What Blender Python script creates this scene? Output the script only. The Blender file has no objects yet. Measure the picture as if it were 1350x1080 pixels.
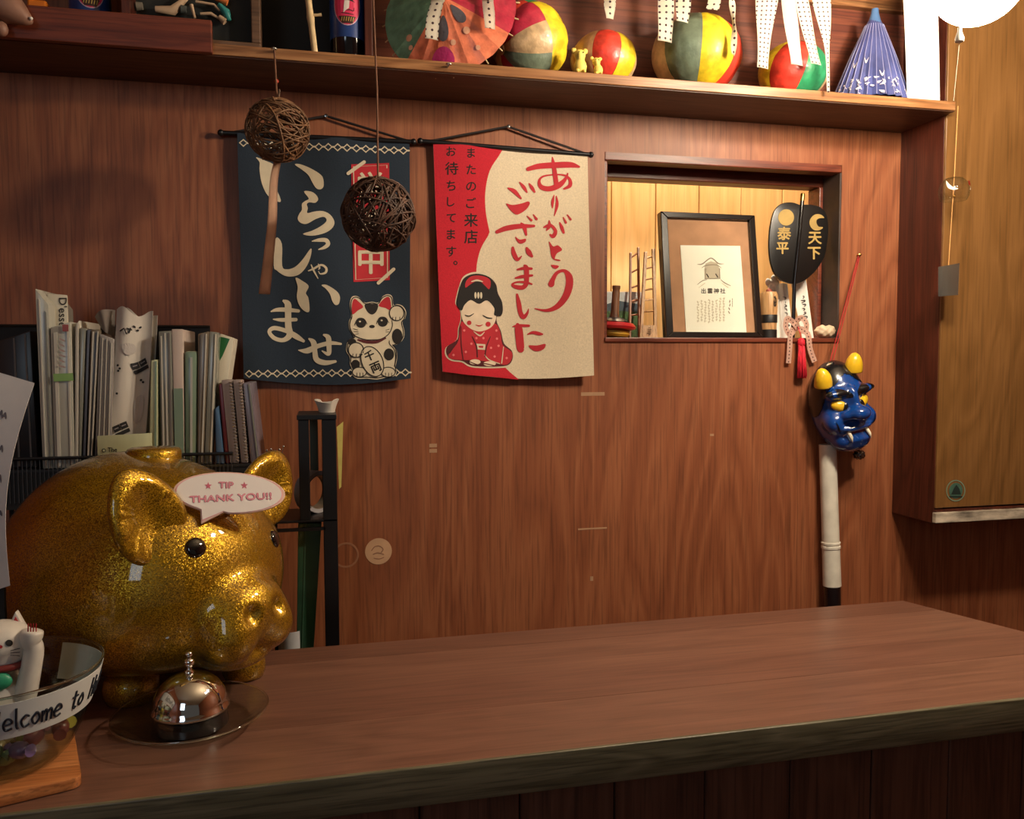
import bpy, bmesh, math, random
import numpy as np
from mathutils import Vector, Matrix, geometry, noise
from mathutils.bvhtree import BVHTree
random.seed(7)
scene = bpy.context.scene
COL = scene.collection
V = Vector
PI = math.pi

# ------------------------------------------------------------------ camera
FPX, CAM = 1080.0, V((0, -1.575, 1.43))
YAW, PIT, ROLL = math.radians(12.9), math.radians(3.43), math.radians(-0.2)
FW = V((math.sin(YAW)*math.cos(PIT), math.cos(YAW)*math.cos(PIT), -math.sin(PIT)))
RT0 = V((math.cos(YAW), -math.sin(YAW), 0)); UP0 = RT0.cross(FW)
RT = RT0*math.cos(ROLL) + UP0*math.sin(ROLL)
UP = -RT0*math.sin(ROLL) + UP0*math.cos(ROLL)
cd = bpy.data.cameras.new('camera'); cam = bpy.data.objects.new('camera', cd); COL.objects.link(cam)
cd.sensor_width = 36; cd.lens = FPX/1350*36; cd.clip_start = 0.02
M = Matrix((RT, UP, -FW)).transposed().to_4x4(); M.translation = CAM
cam.matrix_world = M
scene.camera = cam

# ------------------------------------------------------------------ world, lights, exposure
w = bpy.data.worlds.new('world'); scene.world = w; w.use_nodes = True
bg = w.node_tree.nodes['Background']; bg.inputs[0].default_value = (1.0, 0.88, 0.76, 1); bg.inputs[1].default_value = 0.05
vs = scene.view_settings
vs.view_transform = 'Standard'; vs.look = 'None'; vs.exposure = 0.28; vs.gamma = 1.0; vs.use_curve_mapping = False
def area(name, loc, target, size, power, color, sy=None):
    l = bpy.data.lights.new(name, 'AREA'); l.energy = power; l.color = color; l.size = size
    if sy: l.shape = 'RECTANGLE'; l.size_y = sy
    o = bpy.data.objects.new(name, l); COL.objects.link(o); o.location = loc
    o.rotation_euler = (V(target)-V(loc)).to_track_quat('-Z', 'Y').to_euler(); return o
area('daylight_from_entrance', (-0.75, -2.75, 1.95), (0.0, -0.5, 1.05), 0.5, 3.6, (0.72, 0.87, 1.0), 0.7)
area('rear_room_ceiling_lamp', (0.95, 0.30, 2.55), (0.85, 0.36, 1.4), 0.3, 25.0, (1.0, 0.88, 0.66))
def point(name, loc, power, color, r):
    l = bpy.data.lights.new(name, 'POINT'); l.energy = power; l.color = color; l.shadow_soft_size = r
    o = bpy.data.objects.new(name, l); COL.objects.link(o); o.location = loc; return o
point('room_pendant_lamp', (1.02, -0.84, 2.11), 27.0, (1.0, 0.85, 0.67), 0.045)      # second pendant of the room, over the counter's right end, out of frame
LAMP_STRENGTH = 105.0

# ------------------------------------------------------------------ pixel helpers
def ray(px, py): return RT*((px-675)/FPX) + UP*((540-py)/FPX) + FW
def aY(px, py, y): d = ray(px, py); return CAM + d*((y-CAM.y)/d.y)
def aZ(px, py, z): d = ray(px, py); return CAM + d*((z-CAM.z)/d.z)
def aX(px, py, x): d = ray(px, py); return CAM + d*((x-CAM.x)/d.x)
def aD(px, py, dep): return CAM + ray(px, py)*dep
def plane(px, py, p0, n): d = ray(px, py); return CAM + d*((V(p0)-CAM).dot(n)/d.dot(n))

# ------------------------------------------------------------------ materials
MATS = {}
def nt_new(name):
    m = bpy.data.materials.new(name); m.use_nodes = True
    return m, m.node_tree, m.node_tree.nodes['Principled BSDF']
def lin(c):
    return tuple((x/12.92 if x <= 0.04045 else ((x+0.055)/1.055)**2.4) for x in c) + (1,)
def mat(name, rgb, rough=0.5, metal=0.0, coat=0.0, var=0.06, vscale=30, spec=0.5, bump=0.0, trans=0.0, sub=0.0, aniso=None, srgb=True, sheen=0.0):
    """plain procedural material: colour varied by a fine noise"""
    if name in MATS: return MATS[name]
    m, t, b = nt_new(name); c = lin([x/255 for x in rgb])
    b.inputs['Roughness'].default_value = rough; b.inputs['Metallic'].default_value = metal
    b.inputs['Coat Weight'].default_value = coat; b.inputs['Coat Roughness'].default_value = 0.06
    b.inputs['Specular IOR Level'].default_value = spec
    b.inputs['Transmission Weight'].default_value = trans
    b.inputs['Sheen Weight'].default_value = sheen
    tc = t.nodes.new('ShaderNodeTexCoord'); mp = t.nodes.new('ShaderNodeMapping'); nz = t.nodes.new('ShaderNodeTexNoise')
    if aniso: mp.inputs['Scale'].default_value = aniso
    nz.inputs['Scale'].default_value = vscale; nz.inputs['Detail'].default_value = 4
    rp = t.nodes.new('ShaderNodeValToRGB')
    rp.color_ramp.elements[0].position = 0.3; rp.color_ramp.elements[1].position = 0.7
    rp.color_ramp.elements[0].color = tuple(max(0, x*(1-2*var)) for x in c[:3]) + (1,)
    rp.color_ramp.elements[1].color = tuple(min(1, x*(1+2*var)) for x in c[:3]) + (1,)
    L = t.links.new
    L(tc.outputs['Object'], mp.inputs[0]); L(mp.outputs[0], nz.inputs[0]); L(nz.outputs[0], rp.inputs[0]); L(rp.outputs[0], b.inputs['Base Color'])
    if bump:
        bp = t.nodes.new('ShaderNodeBump'); bp.inputs['Strength'].default_value = bump; bp.inputs['Distance'].default_value = 0.002
        L(nz.outputs[0], bp.inputs['Height']); L(bp.outputs[0], b.inputs['Normal'])
    MATS[name] = m; return m
def wood(name, c1, c2, c3, axis='z', scale=1.0, rough=0.42, coat=0.0, pore=0.35, figure=1.0):
    if name in MATS: return MATS[name]
    m, t, b = nt_new(name); L = t.links.new
    b.inputs['Roughness'].default_value = rough; b.inputs['Coat Weight'].default_value = coat; b.inputs['Coat Roughness'].default_value = 0.15
    tc = t.nodes.new('ShaderNodeTexCoord')
    def mp(a, l):
        s = [a*scale]*3; s['xyz'.index(axis)] = l*scale
        n = t.nodes.new('ShaderNodeMapping'); n.inputs['Scale'].default_value = s; L(tc.outputs['Object'], n.inputs[0]); return n
    n1 = t.nodes.new('ShaderNodeTexNoise'); n1.inputs['Scale'].default_value = 1; n1.inputs['Detail'].default_value = 3; n1.inputs['Distortion'].default_value = 0.8
    L(mp(9*figure, 1.1).outputs[0], n1.inputs[0])
    # contour lines of the broad noise give cathedral figure
    mu = t.nodes.new('ShaderNodeMath'); mu.operation = 'MULTIPLY'; mu.inputs[1].default_value = 9.0; L(n1.outputs[0], mu.inputs[0])
    fr = t.nodes.new('ShaderNodeMath'); fr.operation = 'PINGPONG'; fr.inputs[1].default_value = 0.5; L(mu.outputs[0], fr.inputs[0])
    n2 = t.nodes.new('ShaderNodeTexNoise'); n2.inputs['Scale'].default_value = 1; n2.inputs['Detail'].default_value = 6; n2.inputs['Roughness'].default_value = 0.65
    L(mp(150, 3.0).outputs[0], n2.inputs[0])
    ad = t.nodes.new('ShaderNodeMath'); ad.operation = 'MULTIPLY_ADD'; ad.inputs[1].default_value = 0.75; L(fr.outputs[0], ad.inputs[0])
    m2 = t.nodes.new('ShaderNodeMath'); m2.operation = 'MULTIPLY'; m2.inputs[1].default_value = 0.75; L(n2.outputs[0], m2.inputs[0]); L(m2.outputs[0], ad.inputs[2])
    rp = t.nodes.new('ShaderNodeValToRGB'); e = rp.color_ramp.elements
    e[0].position = 0.15; e[1].position = 0.85; e[0].color = lin([x/255 for x in c1]); e[1].color = lin([x/255 for x in c3])
    k = e.new(0.5); k.color = lin([x/255 for x in c2]); L(ad.outputs[0], rp.inputs[0])
    n3 = t.nodes.new('ShaderNodeTexNoise'); n3.inputs['Scale'].default_value = 1; n3.inputs['Detail'].default_value = 5
    L(mp(230, 8.0).outputs[0], n3.inputs[0])
    r3 = t.nodes.new('ShaderNodeValToRGB'); r3.color_ramp.elements[0].position = 0.36; r3.color_ramp.elements[1].position = 0.5
    q = 1-pore; r3.color_ramp.elements[0].color = (q, q, q, 1); r3.color_ramp.elements[1].color = (1, 1, 1, 1); L(n3.outputs[0], r3.inputs[0])
    mx = t.nodes.new('ShaderNodeMix'); mx.data_type = 'RGBA'; mx.blend_type = 'MULTIPLY'; mx.inputs[0].default_value = 1.0
    L(rp.outputs[0], mx.inputs[6]); L(r3.outputs[0], mx.inputs[7]); L(mx.outputs[2], b.inputs['Base Color'])
    bp = t.nodes.new('ShaderNodeBump'); bp.inputs['Strength'].default_value = 0.12; bp.inputs['Distance'].default_value = 0.0008
    L(n3.outputs[0], bp.inputs['Height']); L(bp.outputs[0], b.inputs['Normal'])
    MATS[name] = m; return m
def glass(name, tint=(1, 1, 1), rough=0.02, ior=1.45, alpha=1.0):
    if name in MATS: return MATS[name]
    m, t, b = nt_new(name)
    b.inputs['Base Color'].default_value = tuple(tint)+(1,); b.inputs['Transmission Weight'].default_value = 1
    b.inputs['Roughness'].default_value = rough; b.inputs['IOR'].default_value = ior; b.inputs['Alpha'].default_value = alpha
    MATS[name] = m; return m
def pane(name, tint=(0.95, 0.97, 0.95), ior=1.45, rough=0.0):
    """thin clear glass: transparent with Fresnel reflection, greyer at grazing angles"""
    if name in MATS: return MATS[name]
    m, t, b = nt_new(name); t.nodes.remove(b); L = t.links.new
    out = t.nodes['Material Output']; tr = t.nodes.new('ShaderNodeBsdfTransparent'); gl = t.nodes.new('ShaderNodeBsdfGlossy'); mx = t.nodes.new('ShaderNodeMixShader'); fr = t.nodes.new('ShaderNodeMath'); fr.operation = 'POWER'; fr.inputs[1].default_value = 4.0; f2 = t.nodes.new('ShaderNodeMath'); f2.operation = 'MULTIPLY_ADD'; f2.inputs[1].default_value = 0.75; f2.inputs[2].default_value = ((ior-1)/(ior+1))**2; lw = t.nodes.new('ShaderNodeLayerWeight')
    gl.inputs['Roughness'].default_value = rough; lw.inputs['Blend'].default_value = 0.35
    mc_ = t.nodes.new('ShaderNodeMix'); mc_.data_type = 'RGBA'; mc_.inputs[6].default_value = tuple(tint)+(1,); mc_.inputs[7].default_value = (0.80, 0.85, 0.82, 1)
    L(lw.outputs['Facing'], mc_.inputs[0]); L(mc_.outputs[2], tr.inputs[0]); L(lw.outputs['Facing'], fr.inputs[0]); L(fr.outputs[0], f2.inputs[0]); L(f2.outputs[0], mx.inputs[0]); L(tr.outputs[0], mx.inputs[1]); L(gl.outputs[0], mx.inputs[2]); L(mx.outputs[0], out.inputs[0])
    MATS[name] = m; return m
def emit(name, rgb, s):
    m, t, b = nt_new(name); b.inputs['Emission Color'].default_value = tuple(rgb)+(1,); b.inputs['Emission Strength'].default_value = s
    b.inputs['Base Color'].default_value = (0.9, 0.9, 0.9, 1); MATS[name] = m; return m
def glitter(name, c1, c2):
    m, t, b = nt_new(name); L = t.links.new
    b.inputs['Metallic'].default_value = 0.72; b.inputs['Roughness'].default_value = 0.36
    b.inputs['Coat Weight'].default_value = 1.0; b.inputs['Coat Roughness'].default_value = 0.05
    tc = t.nodes.new('ShaderNodeTexCoord')
    vo = t.nodes.new('ShaderNodeTexVoronoi'); vo.inputs['Scale'].default_value = 1100; L(tc.outputs['Object'], vo.inputs[0])
    sp = t.nodes.new('ShaderNodeSeparateColor'); L(vo.outputs['Color'], sp.inputs[0])
    rp = t.nodes.new('ShaderNodeValToRGB'); e = rp.color_ramp.elements
    e[0].position = 0.0; e[0].color = lin([x/255 for x in c1]); e[1].position = 1.0; e[1].color = lin([x/255 for x in c2])
    L(sp.outputs[0], rp.inputs[0]); L(rp.outputs[0], b.inputs['Base Color'])
    ge = t.nodes.new('ShaderNodeNewGeometry')
    su = t.nodes.new('ShaderNodeVectorMath'); su.operation = 'SUBTRACT'; su.inputs[1].default_value = (0.5, 0.5, 0.5); L(vo.outputs['Color'], su.inputs[0])
    sc = t.nodes.new('ShaderNodeVectorMath'); sc.operation = 'SCALE'; sc.inputs['Scale'].default_value = 0.42; L(su.outputs[0], sc.inputs[0])
    ad = t.nodes.new('ShaderNodeVectorMath'); ad.operation = 'ADD'; L(ge.outputs['Normal'], ad.inputs[0]); L(sc.outputs[0], ad.inputs[1])
    no = t.nodes.new('ShaderNodeVectorMath'); no.operation = 'NORMALIZE'; L(ad.outputs[0], no.inputs[0]); L(no.outputs[0], b.inputs['Normal'])
    L(ge.outputs['Normal'], b.inputs['Coat Normal'])
    MATS[name] = m; return m
def dotted(name, base, dot, pitch, rad, offs=0.5):
    """polka dots on the UV map (metres)"""
    m, t, b = nt_new(name); L = t.links.new; b.inputs['Roughness'].default_value = 0.8
    uv = t.nodes.new('ShaderNodeUVMap'); sx = t.nodes.new('ShaderNodeSeparateXYZ'); L(uv.outputs[0], sx.inputs[0])
    def mth(op, a, bb=None):
        n = t.nodes.new('ShaderNodeMath'); n.operation = op
        for i, x in enumerate((a, bb)):
            if x is None: continue
            if isinstance(x, (int, float)): n.inputs[i].default_value = x
            else: L(x, n.inputs[i])
        return n.outputs[0]
    d = []
    for k in (0, 1):
        f = mth('FRACT', mth('ADD', mth('DIVIDE', sx.outputs[k], pitch), 100.0+(offs if k == 0 else 0)))
        d.append(mth('POWER', mth('ABSOLUTE', mth('SUBTRACT', f, 0.5)), 2.0))
    r = mth('LESS_THAN', mth('ADD', d[0], d[1]), (rad/pitch)**2)
    mx = t.nodes.new('ShaderNodeMix'); mx.data_type = 'RGBA'; L(r, mx.inputs[0])
    mx.inputs[6].default_value = lin([x/255 for x in base]); mx.inputs[7].default_value = lin([x/255 for x in dot])
    L(mx.outputs[2], b.inputs['Base Color']); MATS[name] = m; return m

# ------------------------------------------------------------------ object helpers
ORG = {}
def props(o, label=None, cat=None, group=None, kind=None):
    if label: o['label'] = label
    if cat: o['category'] = cat
    if group: o['group'] = group
    if kind: o['kind'] = kind
    return o
def thing(name, loc, label, cat, group=None):
    o = bpy.data.objects.new(name, None); COL.objects.link(o); o.location = loc; o.empty_display_size = 0.02
    ORG[o] = V(loc); return props(o, label, cat, group)
def obj(name, data, m, parent=None, smooth=None, label=None, cat=None, group=None, kind=None, origin=None):
    """data = (verts, faces[, face material indices]) in world coordinates, or a bmesh"""
    me = bpy.data.meshes.new(name); mi = None
    if isinstance(data, bmesh.types.BMesh):
        data.to_mesh(me); data.free()
    else:
        me.from_pydata([tuple(v) for v in data[0]], [], [tuple(f) for f in data[1]])
        if len(data) > 2: mi = data[2]
    o = bpy.data.objects.new(name, me); COL.objects.link(o)
    if parent is not None:
        org = ORG[parent]; o.parent = parent
    else:
        if origin is None:
            n = len(me.vertices); co = np.empty(n*3); me.vertices.foreach_get('co', co); co = co.reshape(-1, 3)
            org = V(((co[:, 0].min()+co[:, 0].max())/2, (co[:, 1].min()+co[:, 1].max())/2, co[:, 2].min()))
        else: org = V(origin)
        o.location = org
    ORG[o] = V(org)
    me.transform(Matrix.Translation(-V(org)))
    for x in (m if isinstance(m, (list, tuple)) else [m]): me.materials.append(x)
    if mi is not None: me.polygons.foreach_set('material_index', np.array(mi, dtype=np.int32))
    if smooth is not None:
        me.polygons.foreach_set('use_smooth', [True]*len(me.polygons))
        if smooth < 179: me.set_sharp_from_angle(angle=math.radians(smooth))
    me.update()
    return props(o, label, cat, group, kind)
def join(*ds):
    v, f, mi = [], [], []; has = any(len(d) > 2 for d in ds)
    for d in ds:
        n = len(v); v += list(d[0]); f += [tuple(i+n for i in q) for q in d[1]]
        mi += list(d[2]) if len(d) > 2 else [0]*len(d[1])
    return (v, f, mi) if has else (v, f)
def setm(d, i): return (d[0], d[1], [i]*len(d[1]))
def xf(d, M):
    return ([M @ V(v) for v in d[0]],) + tuple(d[1:])
def frame(loc, zdir=(0, 0, 1), xdir=None):
    z = V(zdir).normalized()
    x = V(xdir) if xdir is not None else (V((1, 0, 0)) if abs(z.x) < 0.9 else V((0, 1, 0)))
    x = (x - z*x.dot(z)).normalized(); y = z.cross(x)
    M = Matrix((x, y, z)).transposed().to_4x4(); M.translation = V(loc); return M
def box(x0, x1, y0, y1, z0, z1, bev=0.0, seg=2):
    bm = bmesh.new(); bmesh.ops.create_cube(bm, size=1)
    for v in bm.verts: v.co = V(((x0+x1)/2+v.co.x*(x1-x0), (y0+y1)/2+v.co.y*(y1-y0), (z0+z1)/2+v.co.z*(z1-z0)))
    if bev: bmesh.ops.bevel(bm, geom=bm.edges[:], offset=bev, segments=seg, affect='EDGES', profile=0.5)
    return bmd(bm)
def bmd(bm):
    bm.verts.index_update()
    d = ([v.co.copy() for v in bm.verts], [tuple(v.index for v in f.verts) for f in bm.faces]); bm.free(); return d
def prism(pts, off, bev=0.0, seg=2):
    """closed 3D polygon (planar) extruded by vector off"""
    bm = bmesh.new(); vs = [bm.verts.new(p) for p in pts]; f = bm.faces.new(vs)
    r = bmesh.ops.extrude_face_region(bm, geom=[f]); off = V(off)
    for v in r['geom']:
        if isinstance(v, bmesh.types.BMVert): v.co += off
    bmesh.ops.recalc_face_normals(bm, faces=bm.faces[:])
    if bev: bmesh.ops.bevel(bm, geom=bm.edges[:], offset=bev, segments=seg, affect='EDGES', profile=0.5)
    return bmd(bm)
def lathe(prof, n=40, M=None, a0=0.0, a1=2*PI, caps=True):
    """profile [(r,z)] round local Z"""
    v, f = [], []; full = abs(a1-a0-2*PI) < 1e-6; cols = n if full else n+1
    for r, z in prof:
        for i in range(cols):
            a = a0+(a1-a0)*i/n; v.append(V((r*math.cos(a), r*math.sin(a), z)))
    for j in range(len(prof)-1):
        for i in range(n):
            k = (i+1) % cols
            f.append((j*cols+i, j*cols+k, (j+1)*cols+k, (j+1)*cols+i))
    if full and caps and tuple(prof[0]) != tuple(prof[-1]):
        if prof[0][0] > 1e-5: f.append(tuple(range(cols-1, -1, -1)))
        if prof[-1][0] > 1e-5: f.append(tuple((len(prof)-1)*cols+i for i in range(cols)))
    d = (v, f); return xf(d, M) if M is not None else d
def tube(pts, rad, n=8, closed=False, caps=True):
    pts = [V(p) for p in pts]; N = len(pts); rr = rad if isinstance(rad, (list, tuple)) else [rad]*N
    v, f = [], []; prev = None
    for i, p in enumerate(pts):
        a = pts[(i-1) % N] if (closed or i) else p; b = pts[(i+1) % N] if (closed or i < N-1) else p
        t = (b-a).normalized()
        if prev is None: x = t.orthogonal().normalized()
        else:
            x = prev - t*prev.dot(t)
            x = x.normalized() if x.length > 1e-6 else t.orthogonal().normalized()
        prev = x; y = t.cross(x)
        for k in range(n):
            an = 2*PI*k/n; v.append(p + (x*math.cos(an)+y*math.sin(an))*rr[i])
    for i in range(N if closed else N-1):
        j = (i+1) % N
        for k in range(n): f.append((i*n+k, i*n+(k+1) % n, j*n+(k+1) % n, j*n+k))
    if not closed and caps:
        f.append(tuple(range(n-1, -1, -1))); f.append(tuple((N-1)*n+k for k in range(n)))
    return (v, f)
def ellipsoid(c, r, nu=24, nv=16, M=None):
    v, f = [], []
    prof = [(math.sin(PI*j/nv), -math.cos(PI*j/nv)) for j in range(nv+1)]
    d = lathe(prof, nu); d = ([V((p.x*r[0], p.y*r[1], p.z*r[2])) for p in d[0]], d[1])
    if M is not None: d = xf(d, M)
    return ([p+V(c) for p in d[0]], d[1])
def grid(nu, nv, fn):
    v = [V(fn(i/nu, j/nv)) for j in range(nv+1) for i in range(nu+1)]
    f = [(j*(nu+1)+i, j*(nu+1)+i+1, (j+1)*(nu+1)+i+1, (j+1)*(nu+1)+i) for j in range(nv) for i in range(nu)]
    return (v, f)
def sheet(nu, nv, fn, th, nrm=None):
    """grid given real thickness"""
    bm = bmesh.new(); g = grid(nu, nv, fn); vs = [bm.verts.new(p) for p in g[0]]
    for q in g[1]: bm.faces.new([vs[i] for i in q])
    bm.normal_update()
    bmesh.ops.solidify(bm, geom=bm.faces[:], thickness=th)
    bmesh.ops.recalc_face_normals(bm, faces=bm.faces[:])
    return bmd(bm)
def star(center, sdf, nu=96, nv=64, axis=(0, 0, 1), rmax=0.4, pole=1.0):
    """skin of a star-shaped signed distance field"""
    M = frame((0, 0, 0), axis); R = np.array(M.to_3x3())
    th = PI*(np.arange(1, nv)/nv)
    th = PI*((th/PI)**pole)
    ph = 2*PI*np.arange(nu)/nu
    D = np.stack([np.outer(np.sin(th), np.cos(ph)), np.outer(np.sin(th), np.sin(ph)), np.outer(np.cos(th), np.ones(nu))], -1).reshape(-1, 3)
    D = np.vstack([[[0, 0, 1]], D, [[0, 0, -1]]]) @ R.T
    c = np.array(center); hi = np.full(len(D), rmax); lo = np.zeros(len(D)); done = np.zeros(len(D), bool)
    steps = 60
    for k in range(steps, -1, -1):
        r = np.full(len(D), rmax*k/steps); s = sdf(c + D*r[:, None]) < 0
        new = s & ~done; lo[new] = rmax*k/steps; hi[new] = rmax*(k+1)/steps; done |= new
    for _ in range(22):
        mid = (lo+hi)/2; s = sdf(c + D*mid[:, None]) < 0
        lo = np.where(s, mid, lo); hi = np.where(s, hi, mid)
    P = c + D*lo[:, None]
    f = []
    for i in range(nu):
        k = (i+1) % nu
        f.append((0, 1+i, 1+k))
        for j in range(nv-2): f.append((1+j*nu+i, 1+(j+1)*nu+i, 1+(j+1)*nu+k, 1+j*nu+k))
        f.append((1+(nv-2)*nu+i, len(D)-1, 1+(nv-2)*nu+k))
    return ([V(p) for p in P], f)
def sd_ell(P, c, r, R=None):
    q = P-np.array(c)
    if R is not None: q = q @ R
    r = np.array(r); k0 = np.linalg.norm(q/r, axis=1); k1 = np.linalg.norm(q/(r*r), axis=1)+1e-9
    return k0*(k0-1)/k1
def smin(a, b, k):
    h = np.clip(0.5+0.5*(b-a)/k, 0, 1); return b*(1-h)+a*h - k*h*(1-h)
def smax(a, b, k): return -smin(-a, -b, k)
def sd_caps(P, a, b, r):
    a = np.array(a); b = np.array(b); pa = P-a; ba = b-a
    h = np.clip(pa@ba/(ba@ba), 0, 1); return np.linalg.norm(pa-h[:, None]*ba, axis=1)-r
def crom(pts, n=6, closed=False):
    """Catmull-Rom through points of any dimension"""
    P = [np.array(p, float) for p in pts]; N = len(P); out = []
    for i in range(N if closed else N-1):
        g = (lambda k: P[k % N]) if closed else (lambda k: P[min(max(k, 0), N-1)])
        a, b, c, d = g(i-1), g(i), g(i+1), g(i+2)
        for k in range(n):
            t = k/n; out.append(0.5*((2*b)+(-a+c)*t+(2*a-5*b+4*c-d)*t*t+(-a+3*b-3*c+d)*t**3))
    if not closed: out.append(P[-1])
    return out
def uv_set(o, fn):
    me = o.data; ul = me.uv_layers.new(name='UVMap')
    for l in me.loops: ul.data[l.index].uv = fn(me.vertices[l.vertex_index].co)

class Print:
    """flat print: filled outlines and brush strokes in some 2D frame, laid on a surface by fn(x, y, lift)"""
    def __init__(s, fn, ox=0, oy=0, sc=1.0, lift=0.0003, maxlen=1e9):
        s.fn, s.ox, s.oy, s.sc, s.lift, s.maxlen = fn, ox, oy, sc, lift, maxlen
        s.v, s.f, s.mi, s.mats = [], [], [], []
    def m(s, mt):
        if mt not in s.mats: s.mats.append(mt)
        return s.mats.index(mt)
    def add2d(s, pts, faces, mt, layer):
        bm = bmesh.new(); vs = [bm.verts.new((p[0], p[1], 0)) for p in pts]
        for q in faces:
            try: bm.faces.new([vs[i] for i in q])
            except ValueError: pass
        k = s.m(mt); n = len(s.v); bm.verts.index_update()
        for v in bm.verts: s.v.append(s.fn(s.ox+v.co.x/s.sc, s.oy+v.co.y/s.sc, s.lift*layer))
        for f in bm.faces: s.f.append(tuple(n+v.index for v in f.verts)); s.mi.append(k)
        bm.free()
    def fill(s, pts, mt, layer=1, smooth=0):
        if smooth: pts = [tuple(p) for p in crom(pts, smooth, True)]
        tri = geometry.tessellate_polygon([[V((p[0], p[1], 0)) for p in pts]])
        bm = bmesh.new(); vs = [bm.verts.new((p[0], p[1], 0)) for p in pts]
        for t in tri:
            try: bm.faces.new([vs[i] for i in t])
            except ValueError: pass
        ml = s.maxlen
        for _ in range(7):
            es = [e for e in bm.edges if e.calc_length() > ml]
            if not es: break
            bmesh.ops.subdivide_edges(bm, edges=es, cuts=1); bmesh.ops.triangulate(bm, faces=bm.faces[:])
        bm.verts.index_update()
        P = [(v.co.x, v.co.y) for v in bm.verts]; F = [tuple(v.index for v in f.verts) for f in bm.faces]; bm.free()
        s.add2d(P, F, mt, layer)
    def ell(s, cx, cy, rx, ry, mt, layer=1, n=28, rot=0.0):
        c, q = math.cos(rot), math.sin(rot)
        s.fill([(cx+rx*math.cos(a)*c-ry*math.sin(a)*q, cy+rx*math.cos(a)*q+ry*math.sin(a)*c) for a in [2*PI*i/n for i in range(n)]], mt, layer)
    def stroke(s, pts, mt, layer=1, w=None, smooth=7, closed=False):
        P = [p if len(p) > 2 else (p[0], p[1], w) for p in pts]
        C = crom(P, smooth, closed) if smooth else [np.array(p, float) for p in P]
        N = len(C); A, B = [], []
        for i in range(N):
            a = C[(i-1) % N] if (closed or i) else C[0]; b = C[(i+1) % N] if (closed or i < N-1) else C[-1]
            t = b[:2]-a[:2]; t = t/(np.linalg.norm(t)+1e-9); nn = np.array([-t[1], t[0]])*max(C[i][2], 0.0)/2
            A.append(C[i][:2]+nn); B.append(C[i][:2]-nn)
        pts2 = A+B; F = [(i, (i+1) % N, N+(i+1) % N, N+i) for i in range(N if closed else N-1)]
        s.add2d(pts2, F, mt, layer)
        if not closed:
            for e in (0, -1):
                r = C[e][2]/2
                if r > 0.15*max(z[2] for z in C): s.add2d([(C[e][0]+r*math.cos(2*PI*k/12), C[e][1]+r*math.sin(2*PI*k/12)) for k in range(12)], [tuple(range(12))], mt, layer+0.3)
    def text(s, txt, cx, cy, size, mt, layer=1, bold=0.0, sx=1.0, rot=0.0):
        """text centred on cx, cy; size in local units"""
        c = bpy.data.curves.new('t', 'FONT'); c.body = txt; c.resolution_u = 3
        o = bpy.data.objects.new('t', c); COL.objects.link(o)
        me = bpy.data.meshes.new_from_object(o.evaluated_get(bpy.context.evaluated_depsgraph_get()))
        P = [(v.co.x, v.co.y) for v in me.vertices]; F = [tuple(p.vertices) for p in me.polygons]
        bpy.data.objects.remove(o); bpy.data.curves.remove(c); bpy.data.meshes.remove(me)
        if not P: return
        xs = [p[0] for p in P]; ys = [p[1] for p in P]; mx, my = (min(xs)+max(xs))/2, (min(ys)+max(ys))/2
        co, si = math.cos(rot), math.sin(rot); Q = []
        for x, y in P:
            a, b = (x-mx)*size*sx, -(y-my)*size
            Q.append((cx+a*co-b*si, cy+a*si+b*co))
        b = bold*size
        for k, (dx, dy) in enumerate(((0, 0), (b, 0), (-b, 0), (0, b), (0, -b)) if bold else ((0, 0),)):
            s.add2d([(x+dx, y+dy) for x, y in Q], F, mt, layer+0.08*k)
    def build(s, name, parent):
        return obj(name, (s.v, s.f, s.mi), s.mats, parent)
# ================================================================== materials used by many things
W_WALL = wood('wall_veneer', (118, 64, 38), (142, 81, 49), (159, 97, 62), 'z', 1.0, 0.5, 0.0, 0.30, 0.75)
W_DARK = wood('dark_reddish_wood', (46, 20, 14), (72, 32, 22), (92, 44, 30), 'z', 1.3, 0.35)
W_SHELF = wood('shelf_wood', (104, 66, 40), (142, 96, 60), (172, 124, 82), 'x', 1.2, 0.33)
W_TRIM = wood('mahogany_trim', (78, 30, 18), (104, 46, 28), (128, 62, 40), 'x', 1.2, 0.4)
W_PANEL = wood('ochre_panel', (100, 68, 34), (115, 80, 42), (128, 90, 50), 'z', 1.0, 0.34, 0.1, 0.2, 0.6)
W_YEL = wood('pale_yellow_board', (206, 170, 106), (220, 186, 122), (230, 198, 136), 'z', 0.8, 0.45, 0.0, 0.12, 0.7)
W_FRONT = wood('counter_front_wood', (70, 40, 28), (92, 56, 40), (110, 70, 52), 'z', 1.0, 0.5)
W_BAND = wood('counter_edge_band', (74, 70, 52), (96, 91, 70), (116, 110, 88), 'x', 1.6, 0.42, 0.0, 0.4)
BLACK = mat('black_painted_metal', (16, 15, 17), 0.4)
BLACKM = mat('matte_black', (14, 13, 13), 0.65)
STEEL = mat('steel', (190, 190, 185), 0.25, 1.0)
CHROME = mat('chrome', (225, 225, 225), 0.06, 1.0, var=0.01)
BRASS = mat('brass', (190, 150, 80), 0.3, 1.0)
WHITE = mat('white_paper', (228, 224, 214), 0.75, var=0.02)

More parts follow.
